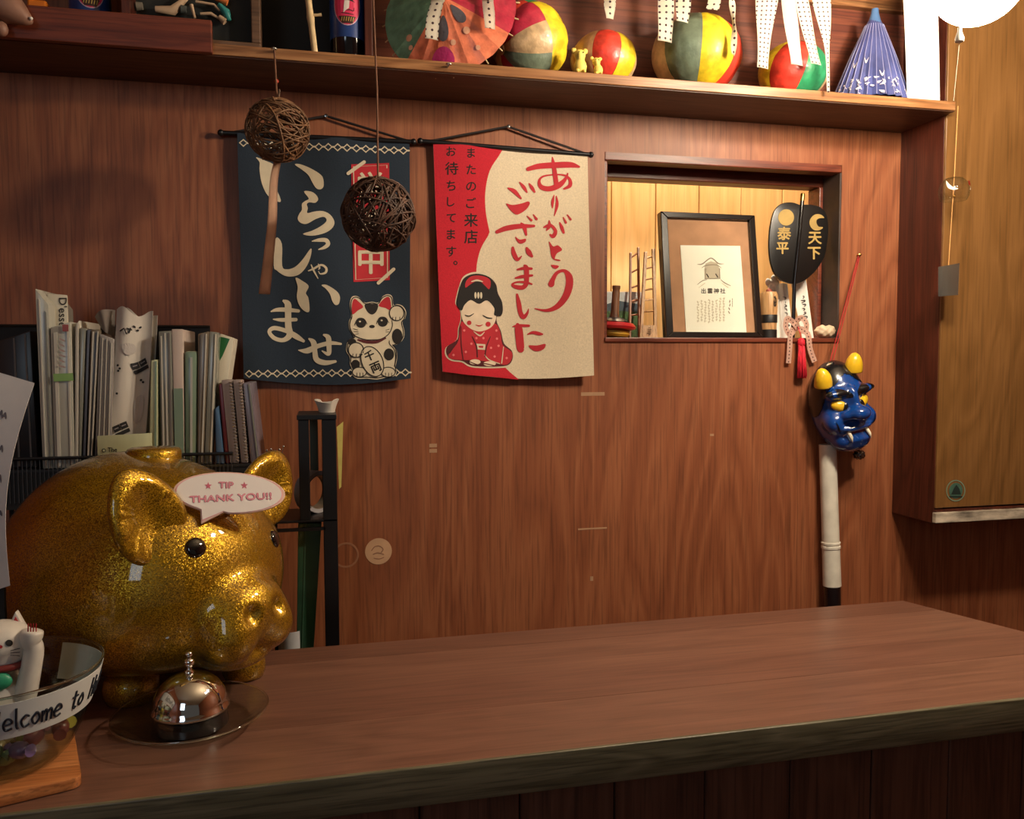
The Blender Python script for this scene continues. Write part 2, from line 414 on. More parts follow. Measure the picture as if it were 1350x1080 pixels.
# ================================================================== the setting
XW0, XW1 = -1.35, 2.3
OX0, OX1, OZ0, OZ1 = 0.552, 1.086, 1.474, 1.844       # hatch opening
WT = 0.105                                            # wall thickness
zs_bot = aY(1000, 126, -0.159).z; zs_top = zs_bot + 0.0175
d = join(box(XW0, OX0, 0, WT, 0, 2.7), box(OX1, XW1, 0, WT, 0, 2.7), box(OX0, OX1, 0, WT, 0, OZ0), box(OX0, OX1, 0, WT, OZ1, 2.7))
wall = obj('wall_back', d, W_WALL, kind='structure', origin=(0, 0, 0))
# nail holes, tape residue and scuffs that stay on the veneer
TAPE = mat('tape_residue', (178, 138, 104), 0.7)
for (x0, x1, y0, y1) in ((766, 797, 517, 522), (762, 800, 695, 699), (566, 576, 585, 590), (566, 576, 592, 597), (936, 941, 572, 575), (778, 782, 760, 766)):
    a, b2 = aY(x0, y1, 0), aY(x1, y0, 0)
    obj('tape_residue', box(a.x, b2.x, -0.0006, 0.0, a.z, b2.z), TAPE, wall)
obj('floor', box(XW0, XW1, -4.2, WT, -0.05, 0), wood('floor_boards', (70, 44, 28), (96, 62, 40), (120, 80, 52), 'x'), kind='structure')
obj('ceiling', box(XW0, XW1, -4.2, 1.2, 2.7, 2.75), mat('ceiling_plaster', (196, 178, 150), 0.9), kind='structure')
obj('wall_left', box(XW0-0.06, XW0, -4.2, WT, 0, 2.7), W_WALL, kind='structure')
obj('wall_right', box(XW1, XW1+0.06, -4.2, 1.2, 0, 2.7), W_WALL, kind='structure')

# rear room seen through the hatch: yellow boards, each one its own
YR = 0.46
rear = obj('wall_rear_room', box(0.1, 2.2, YR+0.02, YR+0.05, 0.9, 2.7), W_DARK, kind='structure')
xs = [aY(p, 260, YR).x for p in (806, 866, 922, 977, 1032)]
st = (xs[-1]-xs[0])/4; seams = [xs[0]+st*k for k in range(-4, 12)]
for k in range(len(seams)-1):
    obj('board', box(seams[k]+0.0012, seams[k+1]-0.0012, YR+random.uniform(0, 0.002), YR+0.02, 0.9, 2.7, 0.0012, 1), W_YEL, rear)

# hatch lining
tr = obj('trim_1', box(OX0, OX1, 0.0, 0.034, OZ1-0.016, OZ1+0.002, 0.002), W_TRIM, kind='structure')
obj('rail', box(OX0, OX1, 0.066, WT+0.002, OZ1-0.034, OZ1, 0.002), W_TRIM, tr)
obj('groove', box(OX0, OX1, 0.034, 0.066, OZ1-0.004, OZ1+0.001), W_DARK, tr)
tr = obj('trim_2', box(OX1-0.012, OX1+0.001, 0.062, WT+0.002, OZ0, OZ1-0.034, 0.002), W_TRIM, kind='structure')
obj('dark_strip', box(OX1-0.004, OX1+0.001, 0.0005, 0.062, OZ0, OZ1-0.016, 0.001), mat('stained_strip', (58, 44, 38), 0.6, var=0.35, vscale=14), tr)
tr = obj('trim_3', box(OX0, OX1+0.001, -0.004, WT+0.012, OZ0-0.008, OZ0+0.002, 0.002), W_TRIM, kind='structure')
obj('trim_4', box(OX0-0.001, OX0+0.008, 0.004, WT+0.002, OZ0, OZ1-0.016, 0.002), W_TRIM, kind='structure')

# boxed-out section on the right with its ochre panel
BX, BY = 1.228, -0.133
bx = thing('wall_box', (BX, 0, 1.09), 'dark brown boxed-out wall cabinet with ochre front panel right of hatch', 'cabinet')
obj('side_panel', box(BX, BX+0.022, BY+0.004, -0.0005, 1.088, 2.69, 0.002), W_DARK, bx)
zb = aY(1240, 670, BY).z
obj('front_panel', box(BX+0.001, XW1-0.002, BY, BY+0.018, zb, 2.69, 0.0015), W_PANEL, bx)
obj('bottom_board', box(BX+0.022, XW1-0.002, BY+0.02, -0.0005, 1.088, 1.108), W_DARK, bx)
obj('lower_rail', box(BX+0.002, XW1-0.002, BY+0.001, BY+0.019, 1.088, zb-0.003, 0.001), W_DARK, bx)
z0, z1 = aY(1280, 687, BY-0.006).z, aY(1280, 674, BY-0.006).z
obj('white_strip', box(BX-0.006, XW1-0.002, BY-0.010, BY+0.001, z0, z1, 0.001), mat('chipped_white_paint', (170, 158, 140), 0.6, var=0.35, vscale=22, aniso=(1, 1, 3)), bx, label='chipped white painted strip')
# round green sticker on the panel
p = aY(1260, 647, BY)
stk = obj('round_sticker', lathe([(0.0001, 0), (0.0165, 0), (0.0165, 0.0006), (0.0001, 0.0006)], 32, frame(p, (0, -1, 0))), mat('green_sticker', (66, 98, 84), 0.35, var=0.12, vscale=60), label='round dark green sticker near bottom of the ochre panel', cat='sticker')
pr = Print(lambda x, y, l: aY(x, y, BY-0.0008-l))
INKG = mat('sticker_ink', (28, 44, 40), 0.5)
pr.stroke([(1260+12*math.cos(a), 647+13.5*math.sin(a)) for a in np.linspace(0, 2*PI, 20)[:-1]], mat('sticker_pale', (112, 140, 120), 0.5), 1, 1.2, 2, True)
pr.fill([(1254, 652), (1257, 645), (1261, 639), (1265, 645), (1267, 652)], INKG, 1); pr.stroke([(1252, 655), (1268, 655)], INKG, 1, 1.6, 0)
pr.build('emblem', stk)

# ================================================================== counter
CY0, CY1, CZ = -0.731, -0.3295, 1.0
ct = thing('reception_worktop', (0.1, -0.53, CZ-0.045), 'long brown wood-grain reception counter top with olive edge band', 'counter')
xr = lambda y: 0.999 + (1.069-0.999)*(y+0.3295)/(-0.1885)      # slanted right end
yb = [CY1, aZ(900, 832, CZ).y, aZ(900, 870, CZ).y, -0.60, CY0+0.002]
tones = [((94, 63, 50), (107, 72, 57), (118, 80, 64)), ((106, 72, 57), (118, 81, 65), (129, 90, 72)), ((99, 66, 53), (112, 76, 61), (123, 84, 68)), ((104, 70, 56), (116, 80, 64), (127, 88, 71))]
XC0 = -1.2
for i in range(4):
    ya, yc = yb[i], yb[i+1]; m_ = wood('counter_plank_%d' % i, *tones[i], 'x', 1.1, 0.34, 0.1, 0.18, 1.3)
    e = 0.0
    obj('plank', prism([(XC0, yc+e, CZ-0.012), (xr(yc), yc+e, CZ-0.012), (xr(ya), ya-e, CZ-0.012), (XC0, ya-e, CZ-0.012)], (0, 0, 0.012-0.0002*(i % 2))), m_, ct)
obj('core', prism([(XC0, CY0+0.004, CZ-0.042), (xr(CY0)-0.003, CY0+0.004, CZ-0.042), (xr(CY1)-0.003, CY1-0.001, CZ-0.042), (XC0, CY1-0.001, CZ-0.042)], (0, 0, 0.0298)), W_FRONT, ct)
obj('edge_band', box(XC0, xr(CY0), CY0-0.002, CY0+0.004, CZ-0.042, CZ+0.0006, 0.0016, 3), W_BAND, ct, 40, label='olive brown front edge band')
cf = thing('counter_cabinet', (0.1, -0.6, 0), 'dark brown board-fronted base below the counter top', 'counter')
obj('frame', box(XC0, 1.06, -0.655, -0.36, 0, CZ-0.043), W_FRONT, cf)
bw = 0.118
for k in range(20):
    x0 = -1.2+k*bw
    if x0+bw > 1.08: break
    obj('board', box(x0+0.001, x0+bw-0.001, -0.668+random.uniform(0, 0.002), -0.655, 0.08, CZ-0.044, 0.0015, 1), W_FRONT, cf)
obj('kick_board', box(XC0, 1.06, -0.66, -0.655, 0, 0.078), W_DARK, cf)
# low desk behind the counter that carries rack, tower and white tube
dk = thing('back_desk', (0.2, -0.17, 0), 'low dark work desk hidden behind the counter', 'desk')
obj('desk_top', box(-1.0, 1.18, -0.30, -0.012, 0.84, 0.865, 0.002), W_DARK, dk)
for x in (-0.98, 1.12):
    for y in (-0.29, -0.06): obj('leg', box(x, x+0.04, y, y+0.04, 0, 0.84), W_DARK, dk)

# ================================================================== wall shelf
sh = thing('wall_shelf', (0.2, -0.08, zs_bot), 'long brown wooden display shelf across the top of the wall', 'shelf')
SY = -0.159
obj('shelf_board', box(XW0+0.002, BX-0.0005, SY, -0.0005, zs_bot, zs_top, 0.0012), W_SHELF, sh)
obj('underside_shade', box(XW0+0.002, BX-0.0005, SY+0.004, -0.0005, zs_bot-0.0015, zs_bot-0.0001), wood('shaded_underside_wood', (62, 40, 30), (82, 54, 40), (98, 66, 50), 'x', 1.2, 0.5), sh)  # added thin sheet, its darker wood colour paints the shade under the shelf
xt = aY(280, 50, SY-0.006).x
zt0, zt1 = zs_bot-0.002, aY(240, 25, SY-0.006).z
obj('front_trim', box(XW0+0.002, xt, SY-0.012, SY-0.0005, zt0, zt1, 0.0015), W_TRIM, sh, label='mahogany trim board')
ux = aY(486, 40, SY).x
obj('upright', box(ux-0.0065, ux+0.0065, SY+0.002, -0.0005, zs_top, 2.32, 0.001), W_DARK, sh)
ux2 = aY(165, 8, SY).x
obj('upright', box(ux2-0.0065, ux2+0.0065, SY+0.002, -0.0005, zs_top, 2.32, 0.001), W_DARK, sh)
obj('black_back', box(ux2+0.007, ux-0.007, -0.004, -0.0008, zs_top, 2.32), BLACKM, sh)
obj('maroon_back', box(ux+0.007, BX-0.001, -0.004, -0.0008, zs_top, 2.32), wood('maroon_back', (84, 38, 28), (108, 54, 38), (128, 70, 48), 'x', 1.0, 0.5), sh)
obj('back_batten', box(0.5, BX-0.001, -0.02, -0.0005, aY(1140, 10, -0.02).z, aY(1140, 10, -0.02).z+0.05, 0.001), W_SHELF, sh)
obj('upper_board', box(XW0+0.002, BX-0.0005, SY-0.03, -0.0005, 2.32, 2.34), W_SHELF, sh)
for (px, py) in ((362, 68), (590, 88)):
    q = aY(px, py, SY)
    hk = obj('cup_hook', join(tube([q, q+V((0, -0.008, 0))], 0.0022, 8), tube([q+V((0.004*math.sin(a), -0.012+0.004*math.cos(a)-0.0, 0.0)) for a in np.linspace(0, 5.2, 14)], 0.0013, 6)), STEEL, sh, 60)
# ================================================================== hanging cloth banners
def cloth_mat(name, rgb):
    return mat(name, rgb, 0.9, var=0.05, vscale=400, bump=0.15, sheen=0.15)
NAVY = cloth_mat('navy_cloth', (28, 42, 57)); CREAM = mat('cream_print', (214, 200, 172), 0.85, var=0.03, vscale=60)
RED = cloth_mat('red_cloth_print', (196, 26, 44)); CRMC = cloth_mat('cream_cloth', (220, 202, 172))
INK = mat('black_print', (26, 20, 18), 0.8); CRIM = mat('crimson_print', (186, 34, 46), 0.8); SKIN = mat('pale_print', (226, 204, 176), 0.8)
MAROON = mat('maroon_print', (84, 22, 26), 0.8)
CORD = mat('black_cord', (30, 20, 18), 0.7)
def banner(name, loc_px, tl, tr, br, bl, dip, off, m, label):
    p = aY(*loc_px, 0)
    t = thing(name, (p.x, -0.014, p.z), label, 'banner')
    C4 = [aY(q[0], q[1], -0.014) for q in (tl, tr, br, bl)]
    def fn(u, v):
        q = C4[0].lerp(C4[1], u).lerp(C4[3].lerp(C4[2], u), v)
        q.z -= dip*math.sin(PI*u)*v*v
        q.y = off(q.x, q.z); return q
    obj('cloth', sheet(40, 60, fn, -0.0008), m, t, 60)
    return t
def mapper(off, base=0.0006):
    def fn(px, py, l):
        q = aY(px, py, -0.014); q.y = off(q.x, q.z)-base-l; return q
    return fn
def hang(t, rod0, rod1, nail, y=-0.013):
    a, b, n = aY(*rod0, y), aY(*rod1, y), aY(*nail, -0.008)
    obj('rod', tube([a, b], 0.0042, 10), BLACK, t, 40)
    for e in (a, b): obj('rod_knob', ellipsoid(e, (0.006, 0.006, 0.006), 10, 8), BLACK, t, 80)
    ia, ib = a.lerp(b, 0.04), a.lerp(b, 0.985)
    obj('cord', join(tube([ia, n], 0.0022, 6), tube([n, ib], 0.0022, 6)), CORD, t, 60)
    obj('nail', lathe([(0.0015, 0), (0.0015, 0.008), (0.004, 0.0085), (0.003, 0.0105), (0.0001, 0.011)], 12, frame((n.x, -0.0005, n.z), (0, -1, 0))), STEEL, t, 40)

# ---- navy welcome banner
offB = lambda x, z: -0.013 - 0.003*math.sin(x*38+1.0) - 0.012*max(0, (1.83-z))**1.2*(1+0.5*math.sin(x*22)) - 0.0035*math.sin(z*17+x*25)
bn = banner('navy_banner', (428, 500), (313, 176), (540, 186), (541, 499), (322, 499), 0.012, offB, NAVY,
            'navy blue cloth banner with white brush lettering and lucky cat')
hang(bn, (291, 175), (545, 187), (430, 153))
f = mapper(offB)
P = Print(f, maxlen=14)
def chain(x0, y0, x1, y1, n, skip=()):
    for k in range(n):
        if k in skip: continue
        cx, cy = x0+(x1-x0)*(k+0.5)/n, y0+(y1-y0)*(k+0.5)/n; hw = (x1-x0)/n/2
        P.stroke([(cx-hw*0.8, cy), (cx, cy-4.4), (cx+hw*0.8, cy), (cx, cy+4.4)], CREAM, 1, 1.9, 0, True)
        P.stroke([(cx+hw*0.8, cy), (cx+hw*1.2, cy)], CREAM, 1, 2.2, 0)
chain(315, 189, 538, 199, 18); P.build('border_pattern', bn)
P = Print(f, maxlen=14); chain(323, 493, 540, 491, 18); P.build('border_pattern', bn)
# lettering traced in two close-ups of the cloth
P = Print(f, 330, 200, 7.715, maxlen=80)
P.fill([(60, 60), (150, 90), (250, 145), (240, 300), (310, 490), (270, 505), (180, 450), (120, 330), (95, 190), (95, 110)], CREAM, 1, 4)
P.fill([(452, 125), (500, 120), (600, 160), (700, 220), (740, 270), (745, 350), (715, 382), (670, 370), (630, 310), (590, 235), (520, 175)], CREAM, 1, 4)
P.fill([(545, 402), (620, 405), (670, 440), (690, 485), (660, 520), (600, 515), (575, 535), (585, 575), (580, 625), (650, 610), (735, 605), (810, 640), (855, 710), (840, 770), (780, 820), (690, 850), (600, 858), (535, 838), (620, 810), (710, 765), (770, 715), (770, 680), (735, 665), (660, 690), (600, 725), (555, 738), (505, 720), (482, 680), (500, 630), (525, 590), (525, 530), (560, 500), (595, 475)], CREAM, 1, 3)
P.stroke([(625, 915, 8), (700, 903, 36), (770, 905, 42), (790, 945, 42), (750, 980, 32), (692, 1000, 10)], CREAM, 1)
P.ox, P.oy, P.sc = 340, 310, 6.0
P.fill([(140, 28), (190, 70), (192, 240), (225, 270), (290, 255), (350, 200), (420, 108), (418, 170), (385, 250), (330, 310), (265, 328), (205, 318), (150, 280), (125, 240)], CREAM, 1, 4)
P.stroke([(400, 285, 8), (440, 270, 16), (500, 240, 16), (540, 265, 18), (535, 300, 18), (495, 310, 10), (480, 290, 6)], CREAM, 1)
P.stroke([(422, 238, 8), (440, 280, 14), (475, 345, 8)], CREAM, 1); P.stroke([(478, 232, 6), (488, 262, 14), (480, 275, 6)], CREAM, 1)
P.fill([(298, 338), (350, 362), (402, 405), (380, 460), (400, 500), (408, 600), (375, 605), (330, 560), (308, 490), (315, 410)], CREAM, 1, 4)
P.fill([(503, 400), (545, 398), (620, 445), (648, 490), (640, 545), (612, 555), (588, 525), (570, 470), (535, 425)], CREAM, 1, 4)
P.stroke([(100, 605, 8), (150, 590, 30), (230, 590, 34), (320, 600, 26)], CREAM, 1); P.stroke([(122, 665, 10), (190, 670, 30), (300, 668, 28)], CREAM, 1)
P.stroke([(195, 515, 14), (235, 545, 52), (238, 620, 50), (240, 720, 52), (250, 790, 50), (200, 830, 34), (130, 815, 32), (90, 765, 30), (130, 735, 34), (230, 760, 34), (300, 800, 44), (360, 838, 24)], CREAM, 1)
P.stroke([(318, 910, 6), (390, 915, 44), (470, 880, 36), (570, 855, 32), (655, 862, 18)], CREAM, 1)
P.stroke([(400, 818, 10), (440, 850, 44), (450, 920, 40), (465, 985, 44), (530, 1010, 40), (612, 1000, 22)], CREAM, 1)
P.stroke([(515, 788, 12), (555, 810, 40), (562, 880, 40), (558, 940, 32), (505, 915, 8)], CREAM, 1)
P.build('lettering', bn)
# red sign printed on the banner
P = Print(f, maxlen=14)
P.fill([(463, 217), (513, 215), (514, 369), (466, 372)], CRIM, 1)
P.stroke([(466, 220), (510, 218), (511, 366), (469, 369)], CREAM, 2, 1.2, 0, True)
for ch, yy in (('営', 246), ('業', 294), ('中', 342)): P.text(ch, 489, yy, 40, CREAM, 3, 0.02)
P.stroke([(459, 229), (480, 214)], CREAM, 4, 4.5, 0); P.stroke([(499, 373), (519, 355)], CREAM, 4, 4.5, 0)
P.build('sign_print', bn)
# lucky cat print
P = Print(f, 450, 380, 8.64, maxlen=100)
sil = [(110, 320), (95, 200), (110, 115), (150, 90), (200, 105), (265, 165), (350, 155), (420, 165), (470, 95), (530, 68), (580, 95), (595, 190), (640, 182), (700, 205), (738, 270), (725, 345), (695, 390), (715, 480), (712, 560), (670, 620), (610, 650), (590, 655), (625, 700), (632, 800), (615, 890), (625, 950), (600, 1000), (500, 1020), (400, 1040), (290, 1030), (180, 1030), (120, 985), (120, 930), (95, 860), (95, 790), (55, 720), (60, 640), (95, 580), (140, 560), (90, 470), (85, 380)]
P.fill(sil, CREAM, 2, 4)
def inner(pts, k):
    c = np.mean(np.array(pts), 0); return [tuple(c+(np.array(p)-c)*k) for p in pts]
P.stroke(inner(sil, 0.965), INK, 3, 11, 4, True)
P.fill([(125, 300), (120, 190), (145, 125), (190, 150), (248, 215), (190, 255)], CRIM, 3, 4)
P.fill([(425, 200), (480, 125), (535, 98), (560, 140), (565, 250), (500, 225)], CRIM, 3, 4)
P.fill([(265, 190), (350, 178), (418, 190), (400, 265), (350, 302), (295, 270)], INK, 3, 4)
for cx, cy in ((222, 402), (470, 388)):
    P.ell(cx, cy, 68, 50, CREAM, 3); P.ell(cx, cy, 58, 52, INK, 4); P.ell(cx-12, cy-20, 12, 9, CREAM, 5)
    P.stroke([(cx-72, cy+20, 6), (cx-40, cy-42, 14), (cx, cy-56, 14), (cx+40, cy-42, 12), (cx+70, cy+8, 6)], INK, 5)
P.ell(348, 438, 32, 19, INK, 4)
for x0, y0, x1, y1 in ((135, 465, 185, 478), (138, 495, 190, 500), (150, 530, 195, 520), (505, 480, 545, 468), (505, 500, 545, 500)): P.stroke([(x0, y0), (x1, y1)], INK, 4, 6, 0)
P.stroke([(115, 330, 8), (95, 440, 9), (150, 540, 10), (260, 585, 11), (350, 590, 11), (450, 580, 11), (540, 520, 10), (580, 430, 9), (575, 370, 8)], INK, 4)
P.stroke([(190, 590, 20), (280, 612, 34), (400, 612, 34), (500, 570, 20)], MAROON, 4)
P.ell(630, 285, 82, 85, CREAM, 4); P.stroke([(630+82*math.cos(a), 285+85*math.sin(a)) for a in np.linspace(0, 2*PI, 18)[:-1]], INK, 5, 11, 3, True)
for dx in (-45, -10, 35): P.stroke([(630+dx, 330), (628+dx, 362)], INK, 5, 8, 0)
P.ell(635, 550, 60, 88, INK, 4); P.ell(540, 755, 58, 68, INK, 4); P.ell(160, 870, 50, 55, INK, 4); P.ell(120, 615, 48, 40, INK, 3)
P.stroke([(545, 600, 8), (550, 640, 9), (600, 700, 9), (615, 800, 9), (600, 890, 9)], INK, 4)
P.ell(165, 705, 86, 84, CREAM, 5); P.stroke([(165+86*math.cos(a), 705+84*math.sin(a)) for a in np.linspace(0, 2*PI, 18)[:-1]], INK, 6, 11, 3, True)
for dx in (-35, 5, 45): P.stroke([(165+dx, 750), (160+dx, 790)], INK, 6, 8, 0)
P.ell(350, 835, 118, 178, CREAM, 6, rot=-0.42); P.stroke([(350+118*math.cos(a)*math.cos(-.42)-178*math.sin(a)*math.sin(-.42), 835+118*math.cos(a)*math.sin(-.42)+178*math.sin(a)*math.cos(-.42)) for a in np.linspace(0, 2*PI, 24)[:-1]], INK, 7, 11, 3, True)
P.text('千', 318, 770, 120, INK, 7, 0.03, 1.0, -0.4); P.text('両', 390, 900, 130, INK, 7, 0.03, 1.0, -0.4)
for cx in (205, 530):
    P.ell(cx, 955, 80, 55, CREAM, 5); P.stroke([(cx+80*math.cos(a), 955+55*math.sin(a)) for a in np.linspace(0, 2*PI, 18)[:-1]], INK, 6, 10, 3, True)
    for dx in (-30, 5, 38): P.stroke([(cx+dx, 965), (cx+dx, 1000)], INK, 6, 7, 0)
P.build('cat_print', bn)

# ---- red and cream thank-you banner
offR = lambda x, z: -0.012 - 0.002*math.sin(x*30) - 0.016*max(0, (1.83-z))**1.3*(0.6+1.6*max(0, (x-0.22)/0.3)**2) - 0.002*math.sin(z*15+x*20)
bn = banner('red_banner', (680, 500), (571, 187), (775, 203), (781, 495), (583, 490), 0.010, offR, CRMC,
            'red and cream cloth banner with red brush lettering and bowing doll')
hang(bn, (554, 186), (779, 204), (670, 167))
f = mapper(offR)
q = lambda pts: [(540+x/2.919, 150+y/2.919) for x, y in pts]
P = Print(f, maxlen=14)
P.fill([(571.3, 187.5), (618, 191.5)]+[tuple(z) for z in crom([(664, 195)]+q([(345, 160), (308, 220), (291, 300), (293, 380), (308, 455)]), 4)]+[tuple(z) for z in crom(q([(302, 470), (272, 525), (257, 600), (262, 700), (290, 820), (345, 950), (420, 1024)]), 4)]+[(650, 497), (618, 494.5), (583.2, 490), (579, 400), (575, 290)], RED, 1)
P.build('red_field', bn)
P = Print(f, maxlen=14)
for k, ch in enumerate('またのご来店'): P.text(ch, 580+252/6.17, 185+(105, 240, 378, 510, 650, 785)[k]/6.17, (14.5, 15, 15.5, 15.5, 19, 19)[k], INK, 2, 0.015)
for k, ch in enumerate('お待ちしてます。'): P.text(ch, 580+(90, 95, 90, 88, 92, 90, 92, 126)[k]/6.17, 185+(92, 230, 370, 500, 632, 765, 905, 998)[k]/6.17, (14.5, 18, 15.5, 14.5, 14.5, 15.5, 15.5, 17)[k], INK, 2, 0.015)
P.build('small_lettering', bn)
P = Print(f, 650, 195, 7.448, maxlen=100)
R_ = CRIM
P.stroke([(348, 205, 40), (450, 178, 55), (600, 168, 58), (760, 165, 56), (845, 185, 22)], R_)
P.stroke([(585, 85, 8), (595, 150, 34), (610, 250, 44), (622, 350, 46)], R_)
P.stroke([(735, 245, 14), (715, 300, 30), (650, 365, 56), (560, 400, 52), (480, 385, 46), (455, 330, 28), (490, 280, 18), (600, 262, 14), (700, 268, 18), (755, 310, 28), (755, 370, 38), (690, 405, 16)], R_)
P.stroke([(600, 460, 6), (585, 530, 28), (582, 590, 10)], R_); P.stroke([(622, 470, 8), (628, 560, 30), (598, 672, 8)], R_)
P.stroke([(488, 785, 10), (530, 770, 34), (570, 765, 28), (610, 820, 34), (585, 870, 40), (550, 850, 12)], R_); P.stroke([(548, 712, 10), (550, 770, 34), (520, 815, 10)], R_)
P.stroke([(650, 730, 8), (672, 785, 34), (690, 835, 22)], R_); P.stroke([(688, 685, 12), (712, 735, 24)], R_); P.stroke([(728, 660, 12), (760, 705, 22)], R_)
P.fill([(545, 920), (585, 970), (630, 960), (672, 1005), (620, 1040), (600, 1090), (615, 1095), (655, 1105), (640, 1115), (590, 1100), (565, 1060), (555, 990)], R_, 1, 4)
P.stroke([(150, 395, 16), (210, 425, 42), (275, 495, 18)], R_); P.stroke([(260, 332, 10), (305, 385, 34), (335, 435, 14)], R_); P.stroke([(355, 345, 10), (385, 390, 34), (410, 432, 18)], R_)
P.fill([(130, 545), (190, 560), (280, 545), (345, 525), (362, 550), (320, 610), (240, 655), (190, 630), (150, 585)], R_, 1, 4)
P.stroke([(40, 825, 36), (130, 790, 52), (260, 770, 48), (400, 768, 26)], R_); P.stroke([(270, 735, 12), (305, 775, 40), (325, 855, 20)], R_)
P.fill([(218, 870), (260, 900), (320, 893), (315, 925), (270, 942), (235, 915)], R_, 1, 4)
P.stroke([(335, 670, 8), (375, 712, 24)], R_); P.stroke([(395, 655, 10), (425, 700, 26)], R_)
P.ox, P.oy = 650, 330
P.stroke([(195, -25, 26), (205, 30, 44), (240, 90, 36), (283, 55, 8)], R_); P.stroke([(330, -20, 24), (350, 20, 50), (380, 60, 26)], R_)
P.stroke([(240, 190, 18), (300, 178, 30), (375, 182, 26)], R_); P.stroke([(222, 272, 16), (290, 258, 34), (382, 248, 22)], R_); 
P.stroke([(300, 145, 14), (325, 170, 44), (330, 250, 48), (325, 330, 44), (290, 365, 44), (225, 358, 38), (190, 335, 20), (240, 312, 18), (320, 315, 24), (385, 335, 14)], R_)
P.stroke([(238, 435, 22), (255, 520, 44), (270, 610, 44), (300, 655, 44), (335, 620, 26), (350, 572, 6)], R_)
P.stroke([(238, 715, 18), (252, 770, 74), (262, 870, 78), (270, 960, 74), (275, 975, 60)], R_); P.stroke([(195, 750, 10), (250, 740, 30), (352, 742, 24)], R_)
P.stroke([(335, 828, 8), (390, 808, 30), (450, 820, 34), (485, 825, 12)], R_)
P.fill([(350, 935), (430, 935), (510, 920), (495, 970), (430, 993), (380, 975)], R_, 1, 4)
P.fill([(560, 150), (600, 148), (640, 160), (605, 188)], R_, 1, 3)
P.stroke([(565, 335, 60), (580, 290, 44), (620, 225, 34), (690, 205, 32), (735, 260, 66), (738, 350, 72), (700, 460, 66), (620, 555, 52), (520, 592, 30), (405, 572, 8)], R_)
P.build('lettering', bn)
# bowing doll print
P = Print(f, 575, 350, 7.45, maxlen=110)
sil = [(230, 430), (190, 380), (205, 290), (225, 220), (260, 130), (330, 85), (420, 75), (520, 105), (590, 175), (610, 265), (650, 350), (660, 440), (640, 495), (600, 500), (600, 560), (640, 650), (670, 770), (745, 840), (755, 920), (710, 985), (600, 1000), (430, 1000), (320, 985), (250, 945), (150, 930), (95, 880), (100, 800), (200, 730), (215, 620), (240, 530)]
P.fill(inner(sil, 1.02), CREAM, 2, 4); P.fill(inner(sil, 0.985), MAROON, 3, 4)
P.fill([(240, 560), (300, 560), (560, 560), (630, 660), (650, 780), (740, 850), (740, 920), (690, 975), (600, 965), (400, 930), (280, 930), (150, 920), (115, 880), (200, 770), (225, 680)], CRIM, 4, 3)
P.fill([(240, 450), (260, 400), (330, 340), (420, 380), (500, 340), (570, 410), (590, 480), (575, 560), (520, 620), (420, 650), (330, 620), (260, 550)], SKIN, 5, 4)
P.fill([(245, 445), (200, 380), (215, 280), (240, 190), (300, 110), (410, 85), (520, 115), (590, 200), (605, 280), (648, 360), (645, 480), (570, 490), (570, 420), (500, 345), (420, 375), (340, 340), (275, 390)], INK, 6, 4)
P.fill([(290, 160), (340, 110), (420, 100), (500, 120), (535, 160), (520, 235), (470, 190), (410, 150), (330, 190), (285, 220)], CRIM, 7, 3)
P.stroke([(345, 160, 8), (400, 148, 18), (455, 160, 8)], CREAM, 8)
for dx in (-28, 0, 28): P.ell(412+dx, 295, 11, 32, CREAM, 7)
P.stroke([(280, 490, 6), (320, 500, 13), (365, 475, 6)], INK, 7); P.stroke([(455, 490, 6), (500, 515, 14), (548, 520, 6)], INK, 7)
P.ell(320, 565, 22, 22, CRIM, 7); P.ell(508, 578, 25, 25, CRIM, 7); P.stroke([(385, 585, 5), (420, 595, 12), (455, 583, 5)], CRIM, 7)
P.stroke([(365, 650, 6), (425, 690, 14), (470, 655, 6)], CREAM, 6)
P.stroke([(350, 700, 8), (390, 790, 12), (400, 900, 10)], MAROON, 6); P.stroke([(530, 700, 8), (490, 800, 12), (475, 890, 10)], MAROON, 6)
P.fill([(380, 768), (480, 775), (475, 830), (400, 825)], CREAM, 6); P.fill([(410, 790), (460, 790), (455, 812), (415, 808)], CRIM, 7)
P.ell(375, 948, 55, 26, SKIN, 6); P.ell(520, 965, 62, 24, SKIN, 6)
P.stroke([(310, 940, 8), (400, 975, 10), (470, 965, 10), (590, 990, 8)], MAROON, 7)
P.stroke([(205, 740, 8), (130, 860, 10)], MAROON, 6); P.stroke([(240, 600, 7), (240, 760, 10), (260, 930, 8)], MAROON, 6); P.stroke([(660, 800, 7), (640, 960, 10)], CREAM, 6)
P.stroke([(470, 880, 7), (520, 930, 11), (620, 965, 7)], CREAM, 6)
for x, y in ((270, 640), (340, 770), (285, 850), (165, 880), (590, 640), (595, 720), (535, 810), (610, 790), (570, 895), (690, 910), (390, 715), (460, 715)): P.ell(x, y, 12, 12, mat('pink_print', (230, 120, 120), 0.8), 6, 10)
P.build('doll_print', bn)

